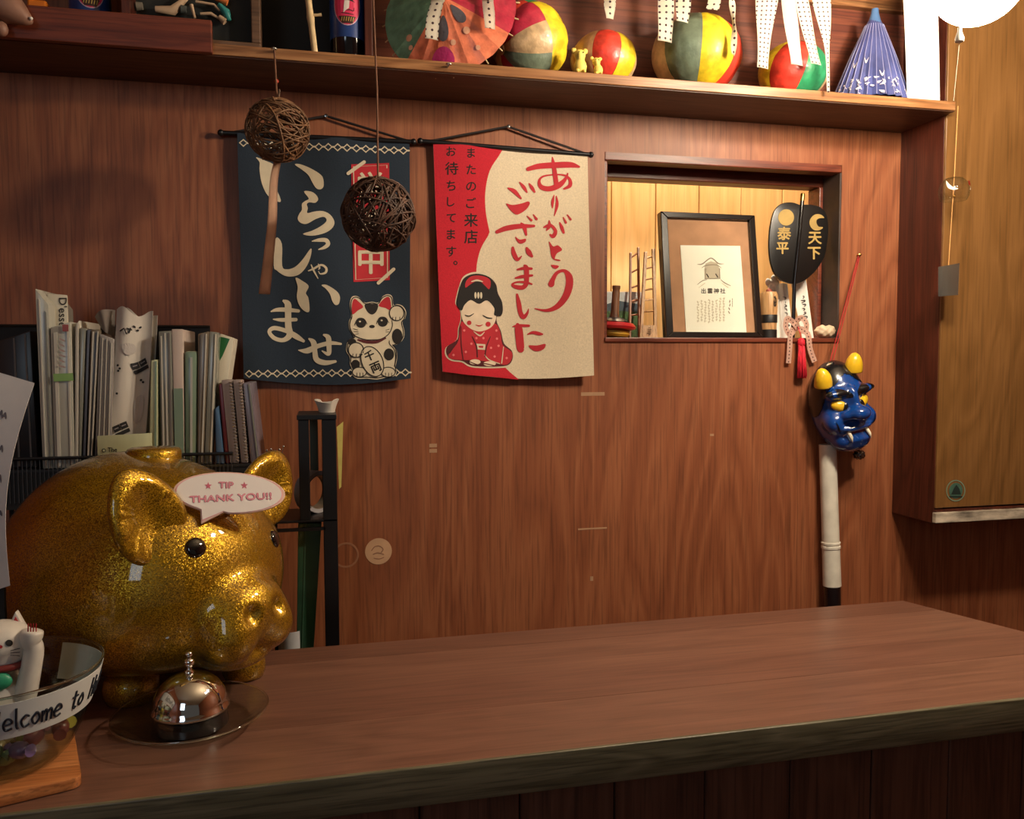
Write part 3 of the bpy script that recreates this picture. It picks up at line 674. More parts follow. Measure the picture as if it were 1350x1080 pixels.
# round stickers on the wall
p = aY(499, 727, 0); STK = mat('tan_sticker', (204, 160, 122), 0.6, var=0.05)
s1 = obj('round_sticker', lathe([(0.0001, 0), (0.0255, 0), (0.0255, 0.0006), (0.0001, 0.0006)], 36, frame(p, (0, -1, 0))), STK, label='round tan paper sticker on the wall above the counter', cat='sticker')
P = Print(lambda x, y, l: aY(x, y, -0.0008-l)); TI = mat('sticker_brown_ink', (160, 112, 84), 0.7)
P.stroke([(490, 726), (494, 721), (500, 720), (505, 724), (503, 728)], TI, 1, 1.2); P.stroke([(492, 731), (498, 729), (506, 731)], TI, 1, 1.2); P.stroke([(493, 736), (500, 737), (506, 735)], TI, 1, 1.0)
P.build('faint_drawing', s1)
p = aY(456, 732, 0)
obj('sticker_trace', lathe([(0.021, 0), (0.0245, 0), (0.0245, 0.0004), (0.021, 0.0004), (0.021, 0)], 36, frame(p, (0, -1, 0))), mat('glue_ring', (158, 108, 78), 0.7), label='faint glue ring left by a removed round sticker', cat='sticker')
# ================================================================== things on the shelf
PAPER = {}
def paper(name, rgb):
    if name not in PAPER: PAPER[name] = mat('waxed_paper_'+name, rgb, 0.42, var=0.14, vscale=60, bump=0.9, coat=0.12)
    return PAPER[name]
p_red, p_yel, p_grn, p_wht, p_crm = paper('red', (206, 58, 44)), paper('yellow', (226, 196, 40)), paper('green', (40, 132, 88)), paper('white', (196, 164, 124)), paper('crimson', (176, 36, 62))
p_gry = paper('grey_green', (104, 118, 100)); p_org = paper('orange', (238, 128, 92)); p_teal = paper('teal', (118, 168, 138)); p_tan = paper('tan', (172, 128, 88))
def balloon(cx, y, rx, rz, gores, axis, rot, label, ends=None, name='paper_balloon'):
    p = aY(cx, 60, y); c = V((p.x, y, zs_top+rz))
    t = thing(name, (c.x, y, zs_top), label, 'paper balloon', 'paper balloons on the shelf')
    n = len(gores); M = frame((0, 0, 0), axis)
    for k in range(n):
        a0 = rot+2*PI*k/n; a1 = a0+2*PI/n
        def fn(u, v):
            th = 0.02+(PI-0.04)*v; a = a0+(a1-a0)*u
            s = 1.0-0.035*abs(2*u-1)**2*math.sin(th) + 0.016*noise.noise((u*3+k*7, v*9, cx*0.1)) + 0.007*noise.noise((u*9+k*7, v*26, cx*0.1))
            q = M @ V((math.sin(th)*math.cos(a), math.sin(th)*math.sin(a), math.cos(th)))*s
            return c+V((q.x*rx, q.y*rx*0.95, q.z*rz))
        g = grid(10, 30, fn)
        if ends: obj('gore', g + ([1 if j/30 > ends[1] else 0 for j in range(30) for i in range(10)],), [gores[k], ends[0][k]], t, 180)
        else: obj('gore', g, gores[k], t, 180)
    for sg in (1, -1):
        q = M @ V((0, 0, sg)); e = c+V((q.x*rx, q.y*rx*0.95, q.z*rz))*0.995
        obj('end_disc', lathe([(0.0001, 0.001), (0.010, 0.0007), (0.011, -0.001)], 16, frame(e, q)), p_wht, t, 60)
    return t
balloon(698, -0.076, 0.0715, 0.074, [p_gry, p_wht, p_crm, p_gry, p_wht, p_crm, p_red, p_gry], (-0.9, -0.42, -0.35), 3.3, 'large paper balloon with crimson, cream, green and yellow panels', ([p_yel, p_yel, p_yel, p_yel, p_yel, p_yel, p_grn, p_red], 0.44))
balloon(796, -0.082, 0.0625, 0.052, [p_tan, p_red, p_yel, p_wht, p_grn, p_red, p_wht], (0.12, 0.05, 1), 3.15, 'small red and yellow paper balloon behind two tiny yellow figures')
balloon(918, -0.086, 0.0865, 0.074, [p_wht, p_gry, p_yel, p_red, p_tan, p_crm, p_grn], (0.05, 0.0, 1), 2.62, 'biggest paper balloon with grey-green and bright yellow panels')
balloon(1046, -0.082, 0.068, 0.058, [p_yel, p_red, p_grn, p_wht, p_yel, p_red], (0.18, -0.25, 1), 2.45, 'paper balloon with green and red panels behind hanging dotted ribbons')

# tiny yellow figures
YF = mat('yellow_flocking', (236, 206, 100), 0.7, bump=0.4)
for (px, s, lab, lean) in ((764, 1.0, 'taller tiny yellow animal figure in front of small balloon', 0.0), (788, 0.72, 'shorter tiny yellow animal figure in front of small balloon', 0.15)):
    p = aY(px, 95, -0.150); z = zs_top; s *= 0.029
    t = thing('animal_figure', (p.x, -0.150, z), lab, 'figurine', 'tiny yellow figures')
    c = np.array([p.x, -0.150, z+0.62*s])
    sd = lambda P: smin(smin(sd_ell(P, (c[0]+0.05*s, c[1], z+0.42*s), (0.40*s, 0.34*s, 0.46*s)), sd_ell(P, (c[0]-lean*s, c[1]-0.05*s, z+1.1*s), (0.36*s, 0.3*s, 0.34*s)), 0.2*s), sd_ell(P, (c[0]-(0.1+lean)*s, c[1]-0.33*s, z+1.02*s), (0.16*s, 0.16*s, 0.13*s)), 0.08*s)
    obj('body', star(c, sd, 40, 28, rmax=2*s), YF, t, 180)
    for sg in (-1, 1):
        obj('ear', ellipsoid((c[0]-lean*s+sg*0.36*s, c[1], z+1.36*s), (0.17*s, 0.1*s, 0.17*s), 12, 8), YF, t, 180)
        obj('eye', ellipsoid((c[0]-lean*s+sg*0.13*s, c[1]-0.34*s, z+1.17*s), (0.045*s, 0.03*s, 0.05*s), 8, 6), INK, t, 180)
        obj('paw', ellipsoid((c[0]+sg*0.22*s, c[1]-0.2*s, z+0.10*s), (0.14*s, 0.2*s, 0.11*s), 10, 8), YF, t, 180)

# orange parasol leaning on the shelf, its outside towards the room
pc = aY(585, -4, -0.148); ax = V((-0.42, -1.0, 0.28)).normalized()
ps = thing('paper_parasol', (pc.x, -0.1, zs_top), 'open orange and green paper parasol standing on its rim on the shelf', 'parasol')
RP, HP, NP = 0.118, 0.042, 24
Mx = frame(pc, ax, (1, 0, 0))
BAMB = mat('bamboo_stick', (214, 186, 140), 0.6)
secs = {}
for k in range(NP):
    ang = (k+0.5)*360/NP                                   # 0 = +x right, counter-clockwise seen from local +z
    secs[k] = p_teal if 150 <= ang < 232 else p_org if 232 <= ang < 335 else p_crm if ang >= 335 or ang < 40 else p_red
for k in range(NP):
    a0, a1 = 2*PI*k/NP, 2*PI*(k+1)/NP
    def fn(u, v):
        r = RP*(0.03+0.97*v); a = a0+(a1-a0)*u
        return Mx @ V((r*math.cos(a), r*math.sin(a), -HP*v**1.15 - 0.0022*(1-abs(2*u-1))*v))
    obj('canopy_panel', sheet(4, 8, fn, -0.0004), secs[k], ps, 40)
for k in range(NP):
    a = 2*PI*k/NP
    r_ = obj('rib', tube([Mx @ V((RP*t_*math.cos(a), RP*t_*math.sin(a), -HP*t_**1.15-0.002)) for t_ in (0.05, 0.5, 1.0, 1.055)], 0.0012, 5), BAMB, ps, 60)
obj('handle', tube([Mx @ V((0, 0, 0.012)), Mx @ V((0, 0, -0.10))], 0.003, 8), BAMB, ps, 40)
PG = paper('slate', (88, 84, 92)); PM = paper('magenta', (182, 40, 104)); PP = paper('pink', (248, 178, 144))
for (r, a, s, m_) in ((0.82, math.radians(262), 0.17, PM), (0.55, math.radians(300), 0.05, PP), (0.62, math.radians(276), 0.04, PP), (0.82, math.radians(300), 0.035, PP), (0.72, math.radians(213), 0.05, PP), (0.80, math.radians(222), 0.035, PP), (0.42, math.radians(262), 0.17, PG), (0.30, math.radians(306), 0.15, PG)):
    P = Print(lambda r, a, l: Mx @ V((RP*r*math.cos(a), RP*r*math.sin(a), -HP*r**1.15+0.0012+l)), maxlen=0.05)
    P.fill([(r+s*math.cos(t_), a+(0.45 if m_ is PG else 1.0)*s/max(r, 0.2)*math.sin(t_)) for t_ in np.linspace(0, 2*PI, 17)[:-1]], m_, 1)
    P.build('printed_spot', ps)

# blue half-folded parasol standing as a cone
p_blu = mat('blue_waxed_paper', (66, 74, 128), 0.4, var=0.2, vscale=18, coat=0.2); p_blt = mat('light_blue_tip', (78, 112, 158), 0.4)
q0 = aY(1148, 70, -0.085); zt = aY(1153, 20, -0.085).z; hb = zt-zs_top-0.004; NB = 28; RB = 0.079
pb = thing('blue_parasol', (q0.x, -0.085, zs_top), 'half-folded blue paper parasol standing like a cone beside white strip', 'parasol')
Mb = frame((q0.x, -0.085, zs_top+0.004), (0.04, 0, 1))
for k in range(NB):
    a0, a1 = 2*PI*k/NB, 2*PI*(k+1)/NB
    def fn(u, v):
        a = a0+(a1-a0)*u; r = 0.006+(RB-0.006)*v**0.85*(1-0.09*(1-abs(2*u-1))*v)
        return Mb @ V((r*math.cos(a), r*math.sin(a)*0.95, hb*(1-v)))
    obj('canopy_panel', sheet(2, 6, fn, -0.0004), p_blu, pb, 30)
for k in range(0, NB):
    a = 2*PI*k/NB
    obj('rib', tube([Mb @ V(((0.006+(RB-0.006)*t_**0.85+0.0004)*math.cos(a), (0.006+(RB-0.006)*t_**0.85+0.0004)*math.sin(a)*0.95, hb*(1-t_))) for t_ in (0.12, 0.5, 1)], 0.0006, 4), mat('pale_rib', (150, 150, 186), 0.5), pb)
obj('tip_cap', lathe([(0.0165, -0.022), (0.0115, -0.010), (0.0075, 0.004), (0.0068, 0.012), (0.0001, 0.013)], 20, frame(Mb @ V((0, 0, hb)), (0.04, 0, 1))), p_blt, pb, 60)
P = Print(lambda x, y, l: Mb @ V(((0.0012+l+0.006+(RB-0.006)*y**0.85)*math.cos(x), (0.0012+l+0.006+(RB-0.006)*y**0.85)*math.sin(x)*0.95, hb*(1-y))), maxlen=0.08)
WP = mat('white_foil_print', (206, 200, 206), 0.4)
for k in range(60):
    a = random.uniform(PI*1.0, PI*2.0); yy = random.uniform(0.80, 0.99); P.fill([(a+random.uniform(-.06, .06)*1.4, yy+random.uniform(-0.028, 0.028)) for _ in range(5)], WP, 1)
for k in range(4):
    a = random.uniform(PI*1.05, PI*1.95); yy = random.uniform(0.45, 0.75); P.stroke([(a, yy, 0.015), (a+0.07, yy+0.05, 0.03), (a+0.14, yy, 0.012)], WP, 1)
P.build('white_rim_print', pb)

# white paper strip at the shelf end
a_, b_, c_, d_ = aY(1188, -40, -0.150), aY(1233, -40, -0.150), aY(1239.5, 134, -0.150), aY(1197, 131, -0.150)
a_ = a_ + (a_-d_)*0.6; b_ = b_ + (b_-c_)*0.6
c_.z = d_.z = zs_top+0.0005
def fn(u, v):
    q = a_.lerp(b_, u).lerp(d_.lerp(c_, u), v); q.y += -0.004*math.sin(PI*v)+0.002*math.cos(u*5); return q
obj('paper_strip', sheet(6, 20, fn, -0.0008), WHITE, None, 60, 'long blank white paper strip standing at the right shelf end', 'paper strip')

# dotted ribbons
DOT = dotted('dotted_ribbon', (236, 230, 214), (70, 44, 52), 0.0118, 0.0022)
DOTB = dotted('dotted_ribbon_close', (240, 234, 216), (96, 70, 84), 0.0086, 0.0017)
def ribbon(pts, m_, label, y=-0.172, name='dotted_ribbon', top=2.319, group='dotted ribbons hanging before the shelf', twist=None):
    """pts: (px, py, width px) from top of the picture downwards; continues up to the upper board"""
    K = []
    for k, (px, py, wd) in enumerate(pts):
        p = aY(px, py, y+0.004*math.sin(k*1.7)); dep = (p-CAM).dot(FW); K.append((p.x, p.y, p.z, wd/FPX*dep))
    if top:
        f0 = K[0]; K = [(f0[0], f0[1]+0.002, top, f0[3])]+K
    C = crom(K, 6); n = len(C); L = [0]
    for i in range(1, n): L.append(L[-1]+float(np.linalg.norm(C[i][:3]-C[i-1][:3])))
    bm = bmesh.new(); uvl = bm.loops.layers.uv.new('UVMap'); rows = []
    for i, c in enumerate(C):
        tw = (twist(i/(n-1)) if twist else 0.25*math.sin(i*0.35)); dr = V((math.cos(tw), math.sin(tw), 0))
        row = []
        for j in range(5):
            s = (j/4-0.5); row.append((bm.verts.new(V(c[:3])+dr*s*c[3]+V((0, -0.0015*(1-4*s*s), 0))), (s*c[3], -L[i])))
        rows.append(row)
    for i in range(n-1):
        for j in range(4):
            qs = [rows[i][j], rows[i+1][j], rows[i+1][j+1], rows[i][j+1]]
            fc = bm.faces.new([z_[0] for z_ in qs]); fc.smooth = True
            for lp, z_ in zip(fc.loops, qs): lp[uvl].uv = z_[1]
    r = bmesh.ops.solidify(bm, geom=bm.faces[:], thickness=0.0004)
    return obj(name, bm, m_, label=label, cat='ribbon', group=group)
ribbon([(578, -20, 17), (577, 0, 17), (571, 25, 18), (569, 52, 18.5)], DOT, 'dotted white ribbon hanging in front of the orange parasol')
ribbon([(643, -20, 15), (643, 0, 15), (645, 20, 15.5), (646, 38, 15)], DOT, 'dotted white ribbon between orange parasol and the large balloon')
ribbon([(804, -20, 17), (804, 0, 16), (804, 12, 15), (804, 25, 11)], DOT, 'short dotted ribbon end above the small red and yellow balloon')
ribbon([(878, -20, 21), (878, 0, 21), (878, 25, 22), (876.5, 55, 22.5)], DOT, 'wide dotted ribbon left on the biggest balloon, hanging lowest there', -0.178)
ribbon([(901, -20, 20), (901, 0, 20), (900.5, 15, 20), (899.5, 29, 19)], DOT, 'shorter dotted ribbon beside the wide one on the biggest balloon', -0.180)
ribbon([(942, -20, 17), (942, 0, 17), (939, 13, 18)], DOT, 'very short dotted ribbon end above the yellow balloon panel', -0.178)
ribbon([(965, -20, 11), (965, 0, 11), (967, 25, 5), (968, 45, 8), (966.5, 73, 10)], DOT, 'thin twisted dotted ribbon right of the biggest balloon', -0.180, twist=lambda t: 1.2*math.sin(t*7))
ribbon([(1012, -20, 32), (1011, 0, 30), (1008, 40, 22), (1005.5, 90, 19)], DOTB, 'leftmost broad ribbon over the red and green balloon, nearly plain white', -0.178)
ribbon([(1037, -20, 17), (1039, 0, 18), (1045, 45, 20), (1051, 86, 21)], WHITE, 'plain white ribbon over the middle of the red and green balloon', -0.184, name='plain_ribbon', group='plain ribbons hanging before the shelf')
ribbon([(1053, -20, 17), (1057, 0, 18), (1066, 45, 17), (1076, 85, 18)], DOTB, 'slanting dotted ribbon right of the plain white ribbon', -0.180)
ribbon([(1082, -20, 25), (1083, 0, 25), (1088, 40, 16), (1091, 75, 7), (1092, 122, 4)], DOTB, 'rightmost dotted ribbon tapering to a string beside the blue parasol', -0.176)

# ---- left part of the shelf: shadow-box picture, bottles, stick, ornament
# framed shadow box
fy = -0.135
fx0, fx1 = aY(162, 20, fy).x, aY(343, 20, fy).x; fz0 = zs_top
fr = thing('shadow_box_frame', ((fx0+fx1)/2, fy, fz0), 'wooden shadow box frame with twigs and shells on the shelf', 'picture frame')
wf = 0.0145; fz1 = fz0+0.20
for nm, bxx in (('frame_rail', (fx0, fx1, fz0, fz0+wf)), ('frame_rail', (fx0, fx1, fz1-wf, fz1)), ('frame_stile', (fx0, fx0+wf, fz0+wf, fz1-wf)), ('frame_stile', (fx1-wf, fx1, fz0+wf, fz1-wf))):
    obj(nm, box(bxx[0], bxx[1], fy, fy+0.035, bxx[2], bxx[3], 0.0015), wood('grey_brown_frame', (70, 48, 34), (94, 68, 50), (118, 88, 66), 'x'), fr)
obj('backing', box(fx0+wf, fx1-wf, fy+0.024, fy+0.034, fz0+wf, fz1-wf), mat('dark_backing', (34, 36, 34), 0.8), fr)
BONE = mat('driftwood', (188, 158, 128), 0.7, bump=0.3); TEALM = mat('teal_paint', (40, 130, 128), 0.5); ORNG = mat('orange_shell', (214, 120, 60), 0.5)
def seg(nm, pts, r, m_): obj(nm, tube([aY(x, y, fy+0.012) for x, y in pts], r, 8), m_, fr, 80)
seg('driftwood', [(205, 12), (228, 14), (250, -6)], [0.005, 0.008, 0.003], BONE); seg('driftwood', [(258, 2), (282, 6), (290, 14)], 0.0022, BONE)
seg('driftwood', [(252, 6), (257, 24)], [0.003, 0.002], BONE); seg('driftwood', [(264, 18), (278, 18), (288, 24)], [0.002, 0.003, 0.002], BONE)
seg('shell', [(288, 6), (298, 16), (302, 27)], [0.004, 0.007, 0.004], TEALM); seg('shell', [(289, 22), (297, 29)], [0.004, 0.006], BONE); seg('shell', [(285, -4), (300, 3)], [0.006, 0.006], ORNG)
seg('pebble', [(180, 8), (188, 8)], [0.007, 0.006], mat('grey_pebble', (120, 112, 98), 0.7)); seg('pebble', [(239, 12), (246, 13)], [0.007, 0.006], mat('slate_pebble', (70, 74, 70), 0.6))
# bottles
BOTG = mat('dark_bottle_glass', (14, 12, 14), 0.08, coat=0.5); LBL = mat('blue_label', (34, 62, 122), 0.3); PNK = mat('pink_label', (214, 52, 92), 0.35)
def bottle(px, y, r, label):
    p = aY(px, 40, y); c = V((p.x, y, zs_top))
    t = thing('bottle', c, label, 'bottle', 'dark bottles on the shelf')
    obj('glass_body', lathe([(r*0.9, 0), (r, 0.004), (r, 0.13), (r*0.9, 0.145), (r*0.42, 0.18), (r*0.36, 0.19), (r*0.36, 0.22), (r*0.42, 0.221), (r*0.42, 0.228), (0.0001, 0.228)], 36, Matrix.Translation(c)), BOTG, t, 40)
    ang = math.atan2(CAM.y-y, CAM.x-p.x)+0.0
    obj('label_wrap', lathe([(r+0.0004, 0.030), (r+0.0006, 0.030), (r+0.0006, 0.125), (r+0.0004, 0.125)], 36, Matrix.Translation(c)), LBL, t, 40)
    fn = lambda a, z, l: c+V(((r+0.0009+l)*math.cos(ang+a/r), (r+0.0009+l)*math.sin(ang+a/r), z))
    P = Print(fn, maxlen=0.006, lift=0.0002)
    P.ell(0, 0.083, 0.0225, 0.0355, mat('label_ring', (196, 170, 190), 0.4), 1); P.ell(0, 0.083, 0.0212, 0.0340, PNK, 2)
    P.fill([(-0.014, 0.063), (0.014, 0.063), (0.008, 0.051), (-0.008, 0.051)], mat('label_dark', (60, 30, 20), 0.5), 3)
    P.fill([(-0.010, 0.089), (-0.002, 0.093), (0.0015, 0.105), (0.004, 0.094), (0.013, 0.086), (0.004, 0.088), (-0.002, 0.088)], INK, 3)
    P.fill([(-0.004, 0.088), (0.004, 0.088), (0.003, 0.076), (-0.002, 0.072), (-0.006, 0.068)], mat('label_white', (226, 214, 206), 0.5), 3)
    P.stroke([(-0.001, 0.072, 0.001), (0.004, 0.073, 0.0016), (0.010, 0.072, 0.001), (0.011, 0.077, 0.001)], INK, 3); P.stroke([(-0.009, 0.068, 0.001), (0.0, 0.067, 0.0016), (0.010, 0.066, 0.001)], INK, 3)
    for k in range(6): P.stroke([(0.010-0.0036*k, 0.061), (0.009-0.0036*k, 0.055)], mat('label_gold', (190, 160, 80), 0.4), 4, 0.0012, 0)
    P.build('label_print', t)
bottle(458, -0.125, 0.0285, 'dark glass bottle with blue label and pink oval beside upright')
bottle(120, -0.105, 0.0300, 'dark glass bottle with blue label behind the mahogany trim board')
# small orange packet at far left
p = aY(52, 0, -0.10)
obj('orange_packet', box(p.x-0.014, p.x+0.014, -0.115, -0.09, zs_top, zs_top+0.062, 0.003), mat('orange_packet', (226, 122, 30), 0.35), label='small bright orange packet at the far left of the shelf', cat='packet')
# bamboo stick
a_ = aY(415, 66, -0.150); a_.z = zs_top+0.001; b_ = aY(403, -30, -0.145); b_ = a_+(b_-a_)*1.5
stt = thing('bamboo_twig', a_, 'pale bamboo twig leaning beside the dark bottle on the shelf', 'stick')
K = [a_.lerp(b_, t_) for t_ in np.linspace(0, 1, 14)]
obj('cane', tube(K, [0.0052+0.0012*(i in (4, 8, 12)) for i in range(14)], 10), BAMB, stt, 50)
k0 = a_.lerp(b_, 0.33); obj('side_shoot', tube([k0, k0+V((0.012, -0.004, 0.0)), k0+V((0.018, -0.004, 0.001))], [0.003, 0.0022, 0.0028], 8), BAMB, stt, 60)
# pale tapered ornament hanging at far left
a_, b_ = aY(-14, -6, -0.185), aY(42, 30, -0.19)
od = thing('shell_ornament', (a_.x, -0.185, b_.z-0.01), 'pale pinkish tapered ornament hanging at the far left shelf end', 'ornament')
SHL = mat('pale_pink_shell', (138, 100, 82), 0.5, var=0.16, vscale=20)
dirv = (b_-a_)
obj('cone_body', tube([a_+dirv*t_ for t_ in (0, 0.15, 0.35, 0.55, 0.75, 0.9, 1.0)], [0.014, 0.024, 0.026, 0.022, 0.015, 0.009, 0.003], 20), SHL, od, 180)
obj('bead', ellipsoid(b_+V((0.001, -0.006, 0.004)), (0.0026, 0.0026, 0.0026), 10, 8), WHITE, od, 180)
obj('lobe', ellipsoid(aY(2, 38, -0.19), (0.009, 0.009, 0.011), 14, 10), SHL, od, 180)
obj('cord', tube([a_, V((a_.x, a_.y, 2.319))], 0.001, 6), CORD, od)

# ================================================================== rattan balls on cords
VINE = mat('rattan_vine', (112, 78, 50), 0.6, var=0.25, vscale=60); VINED = mat('dark_rattan_vine', (78, 52, 38), 0.6, var=0.3, vscale=60)
def rattan(px, py, rpx, y, m_, label, n, cordpts, seed, vr):
    rnd = random.Random(seed); c = aY(px, py, y); r = rpx/FPX*(c-CAM).dot(FW)
    t = thing('rattan_ball', (c.x, y, c.z-r), label, 'hanging ball', 'woven rattan balls')
    ds = []
    for k in range(n):
        ax = V((rnd.gauss(0, 1), rnd.gauss(0, 1), rnd.gauss(0, 1))).normalized(); o = rnd.uniform(-0.55, 0.55)*r; rr = math.sqrt(max(r*r-o*o, 1e-6))*rnd.uniform(0.93, 1.0)
        M_ = frame(c+ax*o, ax); p1, p2 = rnd.uniform(0, 6), rnd.uniform(0, 6)
        ds.append(tube([M_ @ V((rr*math.cos(a)*(1+0.02*math.sin(3*a+p1)), rr*math.sin(a)*(1+0.02*math.sin(3*a+p1)), 0.003*math.sin(2*a+p2))) for a in np.linspace(0, 2*PI, 31)[:-1]], rnd.uniform(0.7, 1.3)*vr, 5, True))
    obj('woven_vines', join(*ds), m_, t, 180, kind='stuff')
    obj('cord', tube(cordpts(c, r), 0.0016, 6), mat('jute_cord', (112, 74, 52), 0.8), t, 80)
    return t, c, r
h1 = aY(362, 68, SY-0.012)
t1, c1_, r1_ = rattan(366, 172, 41, -0.200, VINE, 'lighter brown rattan ball hanging over the navy banner top corner', 46, lambda c, r: [c+V((0, 0, r)), V((h1.x, -0.178, h1.z))], 3, 0.0013)
obj('red_bead', ellipsoid(aY(364.5, 107, -0.180), (0.0036, 0.0036, 0.0036), 10, 8), mat('red_bead', (170, 50, 30), 0.4), t1, 180)
obj('twig_end', tube([c1_+V((0.002, 0, r1_*0.9)), c1_+V((0.004, -0.003, r1_+0.014))], 0.0018, 6), VINE, t1)
rattan(499, 283, 48, -0.26, VINED, 'dark rattan ball hanging on a long cord before the navy banner', 52, lambda c, r: [c+V((0, 0, r*0.98)), c+V((0.0, 0, r+0.06)), aY(497, 120, -0.26), aY(492, 0, -0.26), V((aY(488, 0, -0.26).x, -0.26, 2.699))], 11, 0.0016)
# tan paper ribbon hanging from the lighter ball
RBT = mat('tan_ribbon', (226, 186, 156), 0.8)
ribbon([(366, 212, 10), (361, 240, 11.5), (359, 290, 13), (354, 340, 14.5), (348.5, 388, 16)], RBT, 'plain tan ribbon hanging from the lighter rattan ball', -0.175, name='tan_ribbon', top=None, group=None, twist=lambda t: 0.5)
# ================================================================== things in the hatch
SILL = OZ0+0.002
# framed certificate leaning back
n_ = V((0.02, -1, 0.16)).normalized(); b0 = aY(940, 442, 0.020); b0.z = SILL
fp = lambda x, y, l=0.0: plane(x, y, b0-n_*l*-1, n_) if False else plane(x, y, b0, n_)+n_*l
shift = SILL-min(fp(878, 442.6).z, fp(1004.5, 442).z)
fp2 = lambda x, y, l=0.0: fp(x, y, l)+V((0, 0, shift))
ce = thing('framed_certificate', (b0.x, b0.y, SILL), 'black-framed cream shrine certificate leaning in the hatch', 'picture frame')
O = [(870, 276.5), (994, 282), (1004.5, 442), (878, 442.6)]; I = [(879, 284.6), (986.7, 288.3), (997, 436), (887, 435)]
FB = mat('black_lacquer_frame', (26, 20, 18), 0.22, coat=0.4)
for k in range(4):
    j = (k+1) % 4
    obj('frame_rail', prism([fp2(*O[k], 0.004), fp2(*O[j], 0.004), fp2(*I[j], 0.004), fp2(*I[k], 0.004)], -n_*0.020, 0.0012), FB, ce)
obj('mat_board', prism([fp2(x, y, -0.005) for x, y in I], -n_*0.002), mat('tan_mat_board', (186, 138, 102), 0.8), ce)
PC = [(898, 320), (977, 321), (985.5, 436), (905.7, 435)]
obj('paper', prism([fp2(x, y, -0.0035) for x, y in PC], -n_*0.001), mat('cream_sheet', (250, 246, 228), 0.8, var=0.01), ce)
P = Print(lambda x, y, l: fp2(x, y, -0.003+l), 870, 270, 6.17, lift=0.0002)
G1, G2, G3 = mat('grey_ink', (150, 138, 118), 0.8), mat('dark_ink', (60, 50, 44), 0.8), mat('faint_ink', (206, 196, 168), 0.8)
P.fill([(375, 460), (420, 440), (470, 455), (495, 510), (490, 575), (370, 580), (365, 510)], mat('wash_ink', (196, 184, 160), 0.8), 1)
P.stroke([(310, 465, 3), (350, 462, 9), (420, 415, 8), (480, 458, 9), (525, 462, 3)], G1, 2); P.stroke([(345, 495, 3), (380, 475, 8), (460, 470, 8), (505, 495, 3)], G1, 2)
P.stroke([(378, 500), (372, 580)], G1, 2, 7, 0); P.stroke([(490, 500), (492, 578)], G1, 2, 7, 0); P.stroke([(385, 545), (400, 570)], G2, 2, 9, 0); P.stroke([(460, 545), (475, 570)], G2, 2, 9, 0); P.stroke([(370, 582), (495, 580)], G1, 2, 6, 0)
P.stroke([(310, 630, 4), (350, 600, 7), (385, 590, 5)], G1, 2); P.stroke([(500, 590, 4), (530, 615, 7), (580, 640, 4)], G1, 2); P.stroke([(320, 655, 3), (370, 620, 6)], G3, 2); P.stroke([(510, 620, 3), (560, 655, 6)], G3, 2)
for k, ch in enumerate('出雲神社'): P.text(ch, 360+52*k, 682, 46, G2, 2, 0.01)
for k in range(8):
    x = 315+k*30
    y = 730+random.uniform(0, 40)
    while y < 930: P.stroke([(x+random.uniform(-6, 6), y), (x+random.uniform(-6, 6), y+14)], G3, 1, 7, 0); P.stroke([(x-8, y+5), (x+8, y+6)], G3, 1, 4, 0); y += 22
for k in range(4): P.stroke([(568+random.uniform(-8, 8), 760+k*30), (572, 775+k*30)], G1, 2, 8, 0); P.stroke([(594, 745+k*18), (596, 756+k*18)], G1, 2, 5, 0)
P.build('print', ce)
obj('glazing', prism([fp2(x, y, 0.0005) for x, y in I], -n_*0.0015), pane('frame_glass', (0.98, 0.98, 0.98), 1.3), ce)

# spinning top
p = aY(806, 440, 0.040); c = V((p.x+0.006, 0.045, SILL))
tp = thing('spinning_top', c, 'wooden spinning top with red and yellow discs and brown stem', 'toy')
tl = (0.06, 0.0, 1)
obj('yellow_disc', lathe([(0.010, 0), (0.030, 0.003), (0.034, 0.008), (0.033, 0.014), (0.028, 0.016)], 36, frame(c, tl)), mat('yellow_lacquer', (214, 166, 56), 0.3, coat=0.3), tp, 40)
obj('red_disc', lathe([(0.030, 0.0155), (0.044, 0.019), (0.046, 0.024), (0.040, 0.031), (0.020, 0.034)], 36, frame(c, tl)), mat('red_lacquer', (176, 30, 36), 0.3, coat=0.3), tp, 40)
obj('black_cap', lathe([(0.022, 0.0335), (0.030, 0.034), (0.020, 0.040), (0.010, 0.043)], 36, frame(c, tl)), mat('black_lacquer', (28, 22, 26), 0.3, coat=0.3), tp, 40)
obj('stem', lathe([(0.0105, 0.042), (0.0085, 0.055), (0.0078, 0.095), (0.0072, 0.100), (0.0084, 0.102), (0.0084, 0.108), (0.0001, 0.109)], 20, frame(c, tl)), wood('brown_stem', (84, 52, 34), (112, 74, 50), (136, 94, 66), 'z', 2), tp, 40)
# postcard behind it
a_, b_ = aY(790, 428, 0.092), aY(846, 385, 0.092)
pcd = obj('postcard', box(OX0+0.010, b_.x, 0.092, 0.0935, SILL, b_.z), WHITE, label='landscape postcard with clouds and green trees behind spinning top', cat='postcard')
P = Print(lambda x, y, l: V((x, 0.0915-l, y)))
X0, X1, Z0, Z1 = OX0+0.011, b_.x-0.002, SILL+0.002, b_.z-0.002; zz = lambda t: Z0+(Z1-Z0)*t
P.fill([(X0, zz(0.62)), (X1, zz(0.62)), (X1, zz(1)), (X0, zz(1))], mat('card_sky', (196, 206, 208), 0.5, var=0.12, vscale=60), 1)
P.fill([(X0, zz(0.55)), (X1, zz(0.55)), (X1, zz(0.74)), ((X0+X1)/2, zz(0.82)), (X0+0.02, zz(0.72)), (X0, zz(0.76))], mat('card_hills', (66, 84, 96), 0.5, var=0.2, vscale=80), 2)
